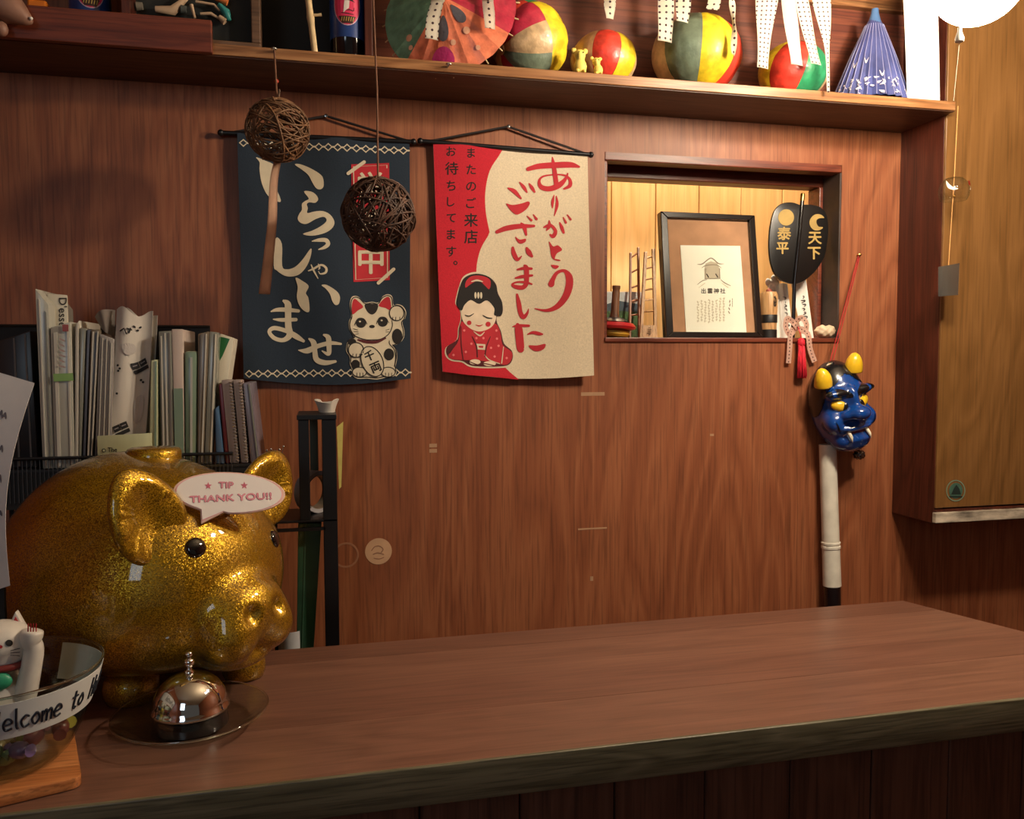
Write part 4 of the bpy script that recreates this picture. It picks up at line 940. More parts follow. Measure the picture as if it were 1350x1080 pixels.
P.fill([(X0, zz(0)), (X1, zz(0)), (X1, zz(0.56)), ((X0+X1)/2, zz(0.6)), (X0, zz(0.56))], mat('card_trees', (62, 96, 52), 0.5, var=0.4, vscale=120), 3)
P.build('picture', pcd)
# miniature wooden ladder leaning in the corner
LW = wood('ladder_wood', (118, 68, 38), (146, 90, 54), (170, 112, 72), 'z', 2); LW2 = wood('pale_ladder_wood', (176, 128, 80), (196, 148, 98), (212, 168, 116), 'z', 2)
def ladder(y, r0, r1, rungs, m_, label, wd, plate=False):
    A0, A1 = aY(*r0[0], y+0.035), aY(*r0[1], y); B0, B1 = aY(*r1[0], y+0.035), aY(*r1[1], y)
    A1.z = B1.z = SILL+0.0005
    t = thing('toy_ladder', ((A1.x+B1.x)/2, y, SILL), label, 'ladder')
    for a, b in ((A0, A1), (B0, B1)): obj('rail', prism([a+V((-wd, 0, 0)), a+V((wd, 0, 0)), b+V((wd, 0, 0)), b+V((-wd, 0, 0))], (0, 0.006, 0), 0.0006, 1), m_, t)
    for k in rungs: obj('rung', tube([A0.lerp(A1, k)+V((0, 0.003, 0)), B0.lerp(B1, k)+V((0, 0.003, 0))], 0.0022, 6), m_, t, 60)
    if plate:
        a, b = A0.lerp(A1, 0.86), B0.lerp(B1, 0.86); obj('foot_plate', prism([a, b, B1, A1], (0, 0.004, 0)), m_, t)
        P = Print(lambda x, z, l: V((x, y+0.0-0.001-l, z))); xm = (A1.x+B1.x)/2
        for k in range(5): P.stroke([(xm+random.uniform(-.004, .001), SILL+0.006+0.0035*k), (xm+random.uniform(.002, .005), SILL+0.007+0.0035*k)], mat('burnt_mark', (70, 40, 24), 0.8), 1, 0.0016, 0)
        P.build('burnt_mark', t)
    return t
ladder(0.058, ((832, 333), (831, 436)), ((842, 326), (843.5, 438)), [0.06, 0.24, 0.42, 0.58, 0.74], LW, 'darker small wooden toy ladder behind the pale one in the hatch', 0.0022)
ladder(0.036, ((852, 332), (845.5, 440)), ((862, 328), (865, 440)), [0.08, 0.2, 0.33, 0.45, 0.57, 0.7], LW2, 'pale small wooden toy ladder leaning beside the framed certificate', 0.0034, True)
# small wooden barrel doll
p = aY(1013, 443, 0.045); c = V((p.x, 0.045, SILL)); PALE = wood('pale_turned_wood', (176, 130, 82), (196, 150, 100), (212, 170, 120), 'z', 2)
bd = thing('wooden_barrel_doll', c, 'pale turned wooden barrel figure with black bands beside the certificate', 'figurine')
obj('body', lathe([(0.0165, 0.018), (0.0172, 0.030), (0.0172, 0.036), (0.018, 0.052), (0.0186, 0.058), (0.0186, 0.094), (0.016, 0.1), (0.0001, 0.101)], 28, Matrix.Translation(c)), PALE, bd, 40)
BB = mat('black_band', (26, 22, 20), 0.5)
obj('black_band', lathe([(0.0001, 0), (0.0178, 0), (0.0178, 0.018), (0.0165, 0.019)], 28, Matrix.Translation(c)), BB, bd, 40); obj('black_band', lathe([(0.0172, 0.033), (0.0182, 0.034), (0.0184, 0.050), (0.0178, 0.051)], 28, Matrix.Translation(c)), BB, bd, 40)
obj('knob', lathe([(0.007, 0.1005), (0.006, 0.105), (0.0001, 0.110)], 16, Matrix.Translation(c)), mat('red_brown_knob', (128, 56, 40), 0.5), bd, 60)
bcn = c.copy(); P = Print(lambda a, z, l: bcn+V((0.0191*math.sin(a), -0.0191*math.cos(a), z+0)), maxlen=0.3)
P.ox = 0; sc_ = 1/0.0191; P.fn = lambda a, z, l: bcn+V((0.0191*math.sin(a*sc_), -0.0191*math.cos(a*sc_), z))
P.stroke([(0.001, 0.088), (0.006, 0.086), (0.007, 0.078), (0.003, 0.076)], BB, 1, 0.002); P.stroke([(0.001, 0.08), (0.002, 0.07), (0.006, 0.07), (0.008, 0.08)], BB, 1, 0.002); P.stroke([(0.004, 0.09), (0.0045, 0.068)], BB, 1, 0.002, 0)
P.build('face_mark', bd)
# paper talismans
for k, (pts, y, lab) in enumerate((([(1017, 367), (1031, 365), (1033, 442), (1024, 444)], 0.070, 'leftmost white paper talisman, its top crumpled, beside the barrel figure'), ([(1031, 372), (1045, 373), (1046, 438), (1033, 439)], 0.076, 'middle white paper talisman behind the black fan handle'), ([(1050, 374), (1070, 368), (1073, 436), (1058, 438)], 0.072, 'rightmost white paper talisman with brush marks behind the fan'))):
    A = [aY(x, yy, y) for x, yy in pts]; A[2].z = A[3].z = SILL+0.0005
    def fn(u, v): q_ = A[0].lerp(A[1], u).lerp(A[3].lerp(A[2], u), v); q_.y += 0.003*math.sin(9*u)*(1-v)+(0.02*(1-v)); return q_
    o = obj('paper_talisman', sheet(8, 10, fn, -0.0007), WHITE, None, 60, lab, 'talisman', 'paper talismans in the hatch')
    if k:
        P = Print(lambda u, v, l: fn(u, v)+V((0, -0.0014-l, 0)), maxlen=0.2); v_ = 0.25
        while v_ < 0.75: P.stroke([(0.5+random.uniform(-.15, .05), v_, 0.010), (0.62+random.uniform(-.1, .15), v_+0.02, 0.022), (0.45+random.uniform(-.1, .1), v_+0.045, 0.010)], mat('brush_ink', (52, 46, 44), 0.8), 1); v_ += 0.07
        P.build('brush_marks', o)
    else:
        rn = random.Random(5); cc = fn(0.45, 0.03)
        obj('crumpled_top', join(*[ellipsoid(cc+V((rn.uniform(-.012, .014), -0.002, rn.uniform(-.008, .008))), (rn.uniform(.005, .01), 0.004, rn.uniform(.005, .009)), 10, 6) for _ in range(7)]), WHITE, o, 60)

# black war fan on a pole
fy = 0.030
gb = aY(1044.5, 442, fy); gb.z = SILL
gf = thing('war_fan', gb, 'black lacquered war fan with gold sun and moon in the hatch', 'fan')
q = lambda x, y, yy=fy: aY(1010+x/9, 255+y/9, yy)
out = crom([(405, 135), (340, 112), (270, 105), (180, 125), (105, 200), (65, 330), (42, 500), (40, 680), (60, 830), (110, 960), (200, 1040), (330, 1075), (440, 1045), (540, 970), (620, 880), (690, 760), (722, 620), (740, 480), (738, 340), (712, 235), (650, 165), (560, 136), (460, 132)], 3, True)
obj('fan_blade', prism([q(*z) for z in out], (0, 0.007, 0), 0.0015), mat('black_lacquer_fan', (22, 19, 18), 0.35, coat=0.2), gf, 40)
obj('pole', tube([q(432, 35, fy-0.002), q(395, 480, fy-0.002), q(335, 1080, fy-0.002), V((gb.x, fy-0.002, SILL))], 0.0042, 10), mat('black_pole', (20, 18, 18), 0.18, coat=0.6), gf, 60)
obj('pole_tip', lathe([(0.0048, -0.008), (0.005, 0.004), (0.004, 0.008), (0.0001, 0.009)], 14, frame(q(432, 45, fy-0.002), (0.09, 0, 1))), BRASS, gf, 50)
GOLD = mat('gold_print', (176, 146, 84), 0.45, var=0.08)
mkp = lambda: Print(lambda x, y, l: aY(x, y, fy-0.0006-l), 1010, 255, 9.0)
P = mkp(); P.ell(238, 285, 94, 97, GOLD); P.build('gold_sun', gf)
P = mkp(); P.fill([(690, 290), (660, 258), (610, 245), (560, 262), (525, 305), (515, 350), (530, 400), (570, 435), (620, 440), (665, 420), (672, 400), (625, 395), (600, 360), (598, 320), (625, 298), (660, 292)], GOLD, 1, 2); P.build('gold_moon', gf)
for ch, cx, cy, s_ in (('泰', 215, 475, 165), ('平', 195, 650, 155), ('天', 580, 530, 165), ('下', 570, 710, 165)):
    P = mkp(); P.text(ch, cx, cy, s_, GOLD, 1, 0.028); P.build('gold_character', gf)
# dotted ribbon bow and red tassel tied to the pole
tb = aY(1050, 425, 0.014)
DOTP = dotted('pink_dotted_ribbon', (224, 188, 170), (84, 40, 44), 0.0075, 0.0015)
bw_ = thing('dotted_bow', (tb.x, 0.012, SILL), 'pale pink dotted ribbon bow with hanging ends on the fan handle', 'bow')
def rib(nm, K, wd, m_, parent):
    C = crom(K, 6); n = len(C); bm = bmesh.new(); uvl = bm.loops.layers.uv.new('UVMap'); rows = []; L = 0
    for i, cc in enumerate(C):
        if i: L += float(np.linalg.norm(cc-C[i-1]))
        t_ = V(C[min(i+1, n-1)]-C[max(i-1, 0)]).normalized(); sd_ = t_.cross(V((0, 1, 0))); sd_ = sd_.normalized() if sd_.length > 1e-4 else V((1, 0, 0))
        rows.append([(bm.verts.new(V(cc)+sd_*wd*s_+V((0, -0.001*abs(s_)*0, 0))), (s_*wd, L)) for s_ in (-.5, 0, .5)])
    for i in range(n-1):
        for j in range(2):
            qs = [rows[i][j], rows[i+1][j], rows[i+1][j+1], rows[i][j+1]]; fc = bm.faces.new([z[0] for z in qs])
            for lp, z in zip(fc.loops, qs): lp[uvl].uv = z[1]
    bmesh.ops.solidify(bm, geom=bm.faces[:], thickness=0.0005); return obj(nm, bm, m_, parent)
kk = lambda pts: [aY(x, y, yy) for x, y, yy in pts]
rib('bow_loop', kk([(1049, 428, 0.012), (1038, 420, 0.004), (1036, 432, 0.0), (1042, 441, 0.004), (1050, 430, 0.01)]), 0.012, DOTP, bw_)
rib('bow_loop', kk([(1048, 426, 0.012), (1056, 419, 0.004), (1063, 427, 0.0), (1061, 437, 0.004), (1050, 430, 0.01)]), 0.012, DOTP, bw_)
rib('bow_knot', kk([(1044, 424, 0.008), (1049, 429, 0.002), (1053, 434, 0.008)]), 0.012, DOTP, bw_)
rib('ribbon_end', kk([(1045, 433, 0.004), (1042, 444, -0.008), (1041, 460, -0.010), (1039.5, 479, -0.010)]), 0.012, DOTP, bw_)
rib('ribbon_end', kk([(1055, 433, 0.004), (1065, 441, -0.008), (1068, 460, -0.010), (1074, 477, -0.012)]), 0.013, DOTP, bw_)
TAS = mat('red_tassel_thread', (206, 26, 48), 0.7, var=0.2, vscale=90, aniso=(4, 4, 1))
p0, p1 = aY(1056, 446, -0.012), aY(1057, 497, -0.014)
ts = thing('red_tassel', (p1.x, -0.013, p1.z), 'bright red thread tassel hanging below the dotted bow', 'tassel')
obj('head', tube([p0.lerp(p1, t_) for t_ in (0, 0.06, 0.16, 0.2)], [0.004, 0.0075, 0.008, 0.006], 14), TAS, ts, 80)
rn = random.Random(2)
obj('threads', join(*[tube([p0.lerp(p1, 0.17)+V((0.006*math.cos(a)*r_, 0.005*math.sin(a)*r_-0.001, 0)), p0.lerp(p1, 0.6)+V((0.0088*math.cos(a)*r_, 0.006*math.sin(a)*r_-0.001, 0)), p1+V((0.0105*math.cos(a)*r_, 0.007*math.sin(a)*r_-0.001, rn.uniform(-.003, .003)))], 0.0013, 5) for a, r_ in [(rn.uniform(0, 2*PI), rn.uniform(0.3, 1)) for _ in range(44)]]), TAS, ts, 180, kind='stuff')
obj('cord', tube([aY(1052, 431, 0.004), aY(1055, 440, -0.008), p0], 0.001, 6), TAS, ts)
# white stone
c = aY(1087, 437, 0.010); c.z = SILL+0.013
def sdst(P_):
    a = sd_ell(P_, c, (0.023, 0.016, 0.0130)); a = smin(a, sd_ell(P_, c+V((-0.008, -0.002, 0.004)), (0.010, 0.011, 0.010)), 0.004); a = smin(a, sd_ell(P_, c+V((0.010, -0.004, 0.003)), (0.011, 0.011, 0.011)), 0.003)
    a = a+0.0012*np.sin(P_[:, 0]*420)*np.sin(P_[:, 2]*500); return np.maximum(a, SILL+0.0003-P_[:, 2])
obj('white_stone', star(c, sdst, 48, 32, rmax=0.06), mat('white_quartz', (206, 180, 150), 0.45, var=0.1, vscale=80, bump=0.4), None, 60, 'lumpy whitish stone on the right corner of the hatch sill', 'stone')

# ================================================================== blue demon mask and white tube
mc = aY(1105, 537, -0.036); RM = np.array(Matrix.Rotation(math.radians(-11), 3, 'Y'))   # roll
MR = Matrix.Rotation(math.radians(-11), 4, 'Y'); MT = Matrix.Translation(mc) @ MR
def loc(P_): return (P_-np.array(mc)) @ RM          # world -> mask frame (x right, y in, z up)
def sd_face(P_):
    q_ = loc(P_); s = q_*np.array([1, 1, 1]); ab = np.stack([np.abs(s[:, 0]), s[:, 1], s[:, 2]], 1)
    a = sd_ell(s, (0, 0, 0.004), (0.057, 0.056, 0.095))
    a = smin(a, sd_ell(s, (0, -0.030, -0.066), (0.040, 0.030, 0.026)), 0.02)
    a = smin(a, sd_ell(ab, (0.028, -0.046, 0.036), (0.028, 0.014, 0.010)), 0.010)
    a = smin(a, sd_ell(s, (0, -0.052, 0.018), (0.011, 0.018, 0.030)), 0.012)
    a = smin(a, sd_ell(s, (0, -0.070, -0.008), (0.022, 0.021, 0.016)), 0.010)
    a = smin(a, sd_ell(ab, (0.020, -0.058, -0.010), (0.012, 0.013, 0.011)), 0.007)
    a = smin(a, sd_ell(ab, (0.038, -0.034, -0.024), (0.020, 0.022, 0.022)), 0.012)
    a = smin(a, sd_ell(s, (0, -0.050, -0.038), (0.036, 0.018, 0.009)), 0.007)
    a = smin(a, sd_ell(s, (0, -0.050, -0.062), (0.028, 0.015, 0.009)), 0.007)
    a = smax(a, -sd_caps(ab, (0.0, -0.072, -0.047), (0.030, -0.052, -0.056), 0.0060), 0.004)
    return np.maximum(a, q_[:, 1]-0.030)
iv0 = MT.inverted()
mk = thing('demon_mask', (mc.x, -0.004, mc.z-0.1), 'glossy blue horned demon mask hanging on the wall by red string', 'mask')
BLUE = mat('blue_lacquer', (16, 66, 142), 0.2, coat=0.8, var=0.06, vscale=20); MBLK = mat('mask_black', (16, 16, 20), 0.25, coat=0.5); MYEL = mat('mask_yellow', (236, 190, 40), 0.3, coat=0.4); MWHT = mat('mask_white', (226, 216, 190), 0.3)
fd = star(mc, sd_face, 128, 96, axis=(0, -1, 0.0), rmax=0.14)
obj('face', fd, BLUE, mk, 180); bvh = BVHTree.FromPolygons([V(v) for v in fd[0]], fd[1])
def onm(x, z, lift=0.0008):
    o_ = MT @ V((x, -0.2, z)); h = bvh.ray_cast(o_, (MR @ V((0, 1, 0))))[0]
    h = h if h else MT @ V((x, -0.01, z)); return h+(MR @ V((0, -1, 0)))*lift
P = Print(lambda x, z, l: onm(x, z, 0.0006+l), maxlen=0.0022, lift=0.0007)
for sg in (-1, 1):
    P.fill([(sg*x, z) for x, z in ((0.007, 0.026), (0.020, 0.028), (0.032, 0.031), (0.038, 0.037), (0.034, 0.046), (0.024, 0.046), (0.009, 0.037))], MBLK, 1, 3)
    P.stroke([(sg*0.046, -0.02, 0.001), (sg*0.042, -0.034, 0.003), (sg*0.036, -0.046, 0.001)], MBLK, 1)
P.fill([(-0.026, -0.0505), (-0.012, -0.0445), (0, -0.043), (0.012, -0.0445), (0.026, -0.0505), (0.012, -0.050), (0, -0.049), (-0.012, -0.050)], mat('mask_mouth', (96, 20, 22), 0.4), 1, 2)
P.stroke([(-0.03, -0.052, 0.001), (-0.012, -0.0435, 0.0016), (0.012, -0.0435, 0.0016), (0.03, -0.052, 0.001)], MWHT, 2)
P.stroke([(-0.024, -0.088, 0.001), (-0.01, -0.083, 0.0018), (-0.004, -0.082, 0.001)], MWHT, 2); P.stroke([(0.008, -0.080, 0.001), (0.018, -0.081, 0.0018)], MWHT, 2)
P.build('painted_features', mk)
for sg in (-1, 1):
    ec = iv0 @ onm(sg*0.0255, 0.0105, -0.0035); Re = Matrix.Rotation(-sg*math.radians(20), 4, 'Y') @ Matrix.Rotation(sg*math.radians(20), 4, 'Z')
    o_ = obj('eye', xf(ellipsoid((0, 0, 0), (0.0195, 0.0085, 0.0115), 24, 16), MT @ Matrix.Translation(ec) @ Re), MYEL, mk, 180)
    obj('pupil', xf(ellipsoid((-sg*0.0085, -0.0052, -0.0005), (0.0062, 0.0036, 0.0088), 18, 12), MT @ Matrix.Translation(ec) @ Re), MBLK, o_, 180)
for sg in (-1, 1):
    a, b = onm(sg*0.021, -0.046), onm(sg*0.022, -0.066, 0.006); obj('fang', tube([a, a.lerp(b, 0.5)+(MR @ V((0, -0.003, 0))), b], [0.0042, 0.0034, 0.0004], 10), MWHT, mk, 80)
iv = MT.inverted(); L3 = [iv @ V(v) for v in fd[0]]; cen = V((0, 0, 0.02))
def hairline(x): ab = abs(x); return (0.060+0.010*math.cos(min(ab, 0.035)*90)) - max(0, min(ab, 0.058)-0.040)*3.6
keep = [fc for fc in fd[1] if all(L3[i].z > hairline(L3[i].x) for i in fc)]
idx = {}; hv = []
for fc in keep:
    for i in fc:
        if i not in idx: idx[i] = len(hv); hv.append(MT @ (L3[i]+(L3[i]-cen).normalized()*0.0022))
bm = bmesh.new(); vv = [bm.verts.new(v) for v in hv]
for fc in keep: bm.faces.new([vv[idx[i]] for i in fc])
bmesh.ops.recalc_face_normals(bm, faces=bm.faces[:]); bmesh.ops.solidify(bm, geom=bm.faces[:], thickness=0.002)
obj('hair', bm, MBLK, mk, 60)
for sg, x, z in ((-1, -0.044, 0.056), (1, 0.030, 0.073)):
    b_ = MT @ V((x, -0.026, z)); t_ = MT @ V((x+sg*0.006, -0.034, z+0.038)); m_ = MT @ V((x+sg*0.002, -0.032, z+0.020))
    obj('horn', tube(crom([b_, m_, t_], 6), [0.018, 0.0182, 0.0182, 0.018, 0.0175, 0.017, 0.016, 0.0148, 0.0133, 0.0113, 0.009, 0.006, 0.0008], 20), MYEL, mk, 180)
nl = aY(1132, 336, -0.006)
obj('hanging_string', join(tube([nl, MT @ V((-0.003, -0.0, 0.098))], 0.0010, 6), tube([nl+V((0.003, 0, -0.003)), MT @ V((0.004, -0.0, 0.098))], 0.0010, 6)), mat('red_string', (176, 24, 30), 0.7), mk)
obj('nail', lathe([(0.0014, 0), (0.0014, 0.010), (0.0036, 0.0105), (0.0001, 0.012)], 10, frame((nl.x, -0.0005, nl.z), (0, -1, 0))), BRASS, mk)
# white tube
a_, b_ = aY(1091, 586, -0.024), aY(1097, 772, -0.030); dv = (b_-a_).normalized(); c_ = b_+dv*((0.8665-b_.z)/dv.z)
tu = thing('white_tube', (c_.x, c_.y, 0.866), 'long white tube with black lower end leaning under the blue mask', 'tube')
WT_ = mat('white_plastic', (222, 216, 200), 0.35); Lt = (b_-a_).length; rt_ = 0.0185
k1 = Lt*(716-586)/(772-586)
obj('barrel', lathe([(0.0001, 0), (rt_*0.96, 0), (rt_*0.98, k1-0.004), (rt_*1.07, k1-0.003), (rt_*1.07, k1+0.001), (rt_, k1+0.0015), (rt_, k1+0.004), (rt_*1.08, k1+0.005), (rt_*1.08, k1+0.010), (rt_, k1+0.011), (rt_*1.03, Lt)], 32, frame(a_, dv)), WT_, tu, 40)
obj('black_end', lathe([(rt_*1.02, 0), (rt_*0.97, 0.004), (rt_*0.9, (c_-b_).length-0.001), (0.0001, (c_-b_).length)], 32, frame(b_, dv)), MBLK, tu, 40)
p = aY(1128, 595, -0.03)
p = p+V((0.0, -0.012, -0.006))
obj('foil_ball', star(np.array(p), lambda P_: sd_ell(P_, p, (0.013, 0.010, 0.010))+0.0014*np.sin(P_[:, 0]*700)*np.sin(P_[:, 2]*800), 40, 28, rmax=0.03), mat('crumpled_foil', (110, 96, 90), 0.25, 0.9), None, 40, 'small dark crumpled ball tucked under the blue mask chin', 'ornament')

# ================================================================== wind chime and lamp at right
hk = aY(1263, 140, SY-0.004); yc = -0.182
ctop = aY(1258, 236, yc)
wc = thing('wind_chime', (ctop.x, yc, ctop.z-0.12), 'clear glass wind chime with plastic tag hanging from shelf corner', 'wind chime')
CG = pane('chime_glass', (0.97, 0.97, 0.97), 1.35)
r_ = 0.0285
prof = [(0.004, 0.004), (0.016, 0.001), (0.0245, -0.008), (r_, -0.021), (0.0275, -0.033), (0.0235, -0.0415)]
pin = [(a-0.0011, b-0.0005) for a, b in prof][::-1]
obj('glass_bell', lathe(prof+pin, 32, Matrix.Translation(ctop)), CG, wc, 60)
P = Print(lambda a, z, l: ctop+V(((r_+0.0006)*math.sin(a)*(1-((z+0.021)/0.05)**2*0.8), -(r_+0.0006)*math.cos(a)*(1-((z+0.021)/0.05)**2*0.8), z)), maxlen=0.2)
PW, PR = mat('chime_white_paint', (226, 216, 204), 0.4), mat('chime_red_paint', (190, 40, 34), 0.4)
P.fill([(-1.25, -0.006), (-1.1, -0.02), (-0.75, -0.026), (-0.45, -0.024), (-0.75, -0.021), (-1.0, -0.014)], PW, 1, 3); P.fill([(0.5, -0.024), (0.8, -0.024), (1.05, -0.016), (0.8, -0.019)], PW, 1, 3); P.fill([(0.95, -0.006), (1.25, -0.004), (1.3, -0.012), (1.05, -0.013)], PR, 1, 3)
P.build('painted_marks', wc)
STR = mat('chime_string', (206, 150, 90), 0.5)
tg = aY(1250.5, 350, yc-0.002)
obj('string', join(tube([hk, ctop+V((0, 0, 0.004))], 0.0008, 6), tube([ctop+V((0, 0, 0.002)), aY(1255, 280, yc), tg], 0.0008, 6)), STR, wc)
obj('clapper', ellipsoid(aY(1257.5, 259, yc), (0.003, 0.003, 0.003), 12, 8), BRASS, wc, 180)
T4 = [aY(1237, 352, yc), aY(1265, 347, yc-0.006), aY(1263, 389, yc-0.006), aY(1237, 391, yc)]
obj('clear_tag', sheet(6, 6, lambda u, v: T4[0].lerp(T4[1], u).lerp(T4[3].lerp(T4[2], u), v)+V((0, -0.004*math.sin(PI*u), 0)), -0.0012), mat('smoky_plastic', (120, 116, 110), 0.15, trans=0.75, var=0.05), wc, 60)

LP = aD(1290, -29, 1.14); RBULB = 0.062
lm = thing('pendant_lamp', (LP.x, LP.y, LP.z-RBULB), 'bright round globe pendant lamp glowing at the top right corner', 'lamp')
obj('bulb', ellipsoid(LP, (RBULB, RBULB, RBULB), 32, 24), emit('bulb_glow', (1.0, 0.84, 0.62), LAMP_STRENGTH), lm, 180)
obj('socket', lathe([(0.018, RBULB*0.9), (0.020, RBULB+0.01), (0.020, RBULB+0.05), (0.012, RBULB+0.06), (0.0001, RBULB+0.061)], 24, Matrix.Translation(LP)), BRASS, lm, 40)
obj('flex', tube([LP+V((0, 0, RBULB+0.055)), V((LP.x, LP.y, 2.699))], 0.003, 8), BLACK, lm)
# pull switch: acorn and thread hang just in front of the bulb's left edge
nb = aD(1265, 46, 1.11); ntop = V((nb.x, nb.y, LP.z+RBULB+0.03))
obj('pull_acorn', lathe([(0.0025, 0.010), (0.003, 0.004), (0.0056, -0.004), (0.0056, -0.009), (0.0001, -0.011)], 16, Matrix.Translation(nb)), WHITE, lm, 50)
nb2 = aD(1257, 133, 1.11)
obj('pull_thread', join(tube([ntop, nb+V((0, 0, 0.01))], 0.0006, 6), tube([nb+V((0, 0, -0.01)), nb2], 0.0006, 6), tube([ntop, ntop+(V((LP.x, LP.y, ntop.z))-ntop)], 0.001, 6)), mat('pull_thread', (214, 190, 160), 0.6), lm)
# ================================================================== file rack with folders behind the pig
FY = -0.210; ZR = aY(80, 618, FY).z
rx0, rx1 = aY(-40, 600, FY).x, aY(346, 600, FY).x
rk = thing('file_rack', ((rx0+rx1)/2, -0.17, 0.8655), 'black wire file rack full of folders behind the gold pig', 'rack')
obj('shelf_plate', box(rx0, rx1, FY-0.006, -0.062, ZR-0.004, ZR), BLACK, rk)
bz = aY(230, 431, -0.06).z; bxr = aY(277, 440, -0.06).x
obj('back_panel', box(aY(-40, 440, -0.06).x, bxr, -0.062, -0.058, ZR-0.004, bz, 0.001), BLACKM, rk)
obj('top_rim', tube([V((aY(-40, 440, -0.06).x, -0.06, bz)), V((bxr, -0.06, bz))], 0.003, 8), BLACK, rk)
lz = aY(80, 604, FY-0.006).z
obj('front_rim', tube([V((rx0, FY-0.006, lz)), V((rx1-0.045, FY-0.006, lz))], 0.0026, 8), BLACK, rk)
MESHM = mat('dark_mesh_wire', (58, 58, 62), 0.5, 0.3)
x = rx0
while x < rx1-0.045:
    obj('mesh_wire', tube([V((x, FY-0.006, ZR-0.05)), V((x, FY-0.006, lz))], 0.0007, 4), MESHM, rk); x += 0.006
obj('front_skirt', box(rx0, rx1, FY-0.004, FY-0.002, ZR-0.06, ZR-0.004), BLACKM, rk)
for x in (rx0+0.004, rx1-0.004):
    for y in (FY-0.004, -0.065): obj('leg', tube([V((x, y, 0.8655)), V((x, y, ZR))], 0.004, 8), BLACK, rk)

def fm(name, rgb, rough=0.35, trans=0.0): return mat('file_'+name, rgb, rough, var=0.08, vscale=25, aniso=(1, 1, 0.15), trans=trans)
def slab(name, tl, tr, brx, blx, m_, label, cat, group=None, y=FY, depth=0.125, bev=0.0016, pages=None, pm=None, zb=None, top_dy=0.0):
    """upright folder: front outline from the top corners and the x of both bottom corners (pixels at y = 612)"""
    z0 = (zb if zb is not None else ZR)+0.0006
    A, B = aY(*tl, y), aY(*tr, y); C_, D_ = aY(brx, 612, y), aY(blx, 612, y); C_.z = D_.z = z0
    t = thing(name, ((C_.x+D_.x)/2, y, z0), label, cat, group)
    obj('cover', prism([A, B, C_, D_], (0, depth, 0), bev, 2), m_, t, 40)
    for u, wd, pmat, lft in (pages or []):
        a, b = A.lerp(B, u), D_.lerp(C_, u); e = (B-A).normalized()*wd*(B-A).length/2; s = a.lerp(b, 0.015+lft); b = a.lerp(b, 0.985)
        obj('page_block', prism([s-e+V((0, -0.0012, 0)), s+e+V((0, -0.0012, 0)), b+e+V((0, -0.0012, 0)), b-e+V((0, -0.0012, 0))], (0, 0.0015, 0)), pmat, t)
    return t, (A, B, C_, D_)
GR = 'folders in the file rack'
fW, fG, fB, fGN, fT = fm('clear_white', (176, 174, 162), 0.25), fm('clear_grey', (132, 132, 122), 0.2), fm('slate', (84, 88, 100)), fm('pale_green', (122, 142, 122), 0.22), fm('brownish', (120, 108, 92), 0.25)
fCr, fLY, fDk, fLil, fBl, fRd = fm('cream', (212, 204, 184), 0.5), fm('pale_yellow_green', (196, 200, 160), 0.4), fm('dark', (38, 36, 38)), fm('lilac_grey', (116, 108, 118), 0.3), fm('blue', (74, 104, 136)), fm('dark_red', (96, 26, 36))
fSh = fm('sheet_edge', (198, 192, 178), 0.6); fSd = fm('sheet_edge_dark', (110, 104, 100), 0.6)
t, Q = slab('clear_folder', (46, 380), (64, 402), 72, 56, fW, 'tallest clear plastic folder, at the left of the file row', 'folder', GR, pages=[(0.75, 0.12, fG, 0.05), (0.3, 0.1, fSh, 0.02)])
t, Q = slab('white_card', (62, 387), (88, 389), 96, 74, fCr, 'upright cream card with vertical lettering behind the left folders', 'card', None, y=FY+0.03, depth=0.004, bev=0.0005)
P = Print(lambda x, y, l: aY(x, y, FY+0.0295-l)); 
P.text("D'esse", 83, 412, 15, mat('card_ink', (60, 54, 50), 0.7), 1, 0.01, 1, PI/2); P.build('lettering', t)
t, Q = slab('clear_folder', (66, 432), (93, 424), 98, 72, fW, 'clear folder with a green stripe and small red square', 'folder', GR, y=FY-0.002, pages=[(0.25, 0.16, fSh, 0.03), (0.86, 0.1, fSh, 0.02)])
P = Print(lambda x, y, l: aY(x, y, FY-0.0045-l))
P.fill([(70, 493), (96, 492), (97, 502), (71, 503)], fm('green_stripe', (132, 170, 92)), 1); P.fill([(82, 428), (90, 428), (90.5, 437), (82.5, 437)], fm('red_square', (150, 62, 48)), 1)
for k in range(6): P.stroke([(79+random.uniform(-1, 1), 447+k*7), (83+random.uniform(-1, 3), 449+k*7)], fm('pinkish_ink', (176, 150, 140)), 1, 2.2, 0)
P.build('stripe_and_square', t)
slab('clear_folder', (99, 430), (104, 422), 103, 98, fSh, 'thin white folder edge right of the green-striped folder', 'folder', GR)
slab('clear_folder', (105, 432), (113, 433), 106, 103, fG, 'narrow grey folder between white edge and slate folder', 'folder', GR)
slab('slate_folder', (114.5, 434), (119, 435), 112, 108, fB, 'dark slate blue folder in the left half of the row', 'folder', GR)
t, Q = slab('brown_edged_folder', (120, 435), (131, 434), 121, 113.5, fT, 'folder with brown and white page edges right of slate one', 'folder', GR, pages=[(0.3, 0.18, fSh, 0), (0.62, 0.12, fDk, 0.01), (0.86, 0.16, fSh, 0)])
slab('paper_stack', (131, 440), (150, 447), 145, 124, fm('sheet_stack', (150, 144, 140), 0.6), 'upright stack of loose white sheets left of the torn envelope', 'paper stack', None, pages=[(u, 0.07, fSh if k % 2 else fSd, 0.01*(k % 3)) for k, u in enumerate((0.1, 0.25, 0.4, 0.55, 0.7, 0.86))])
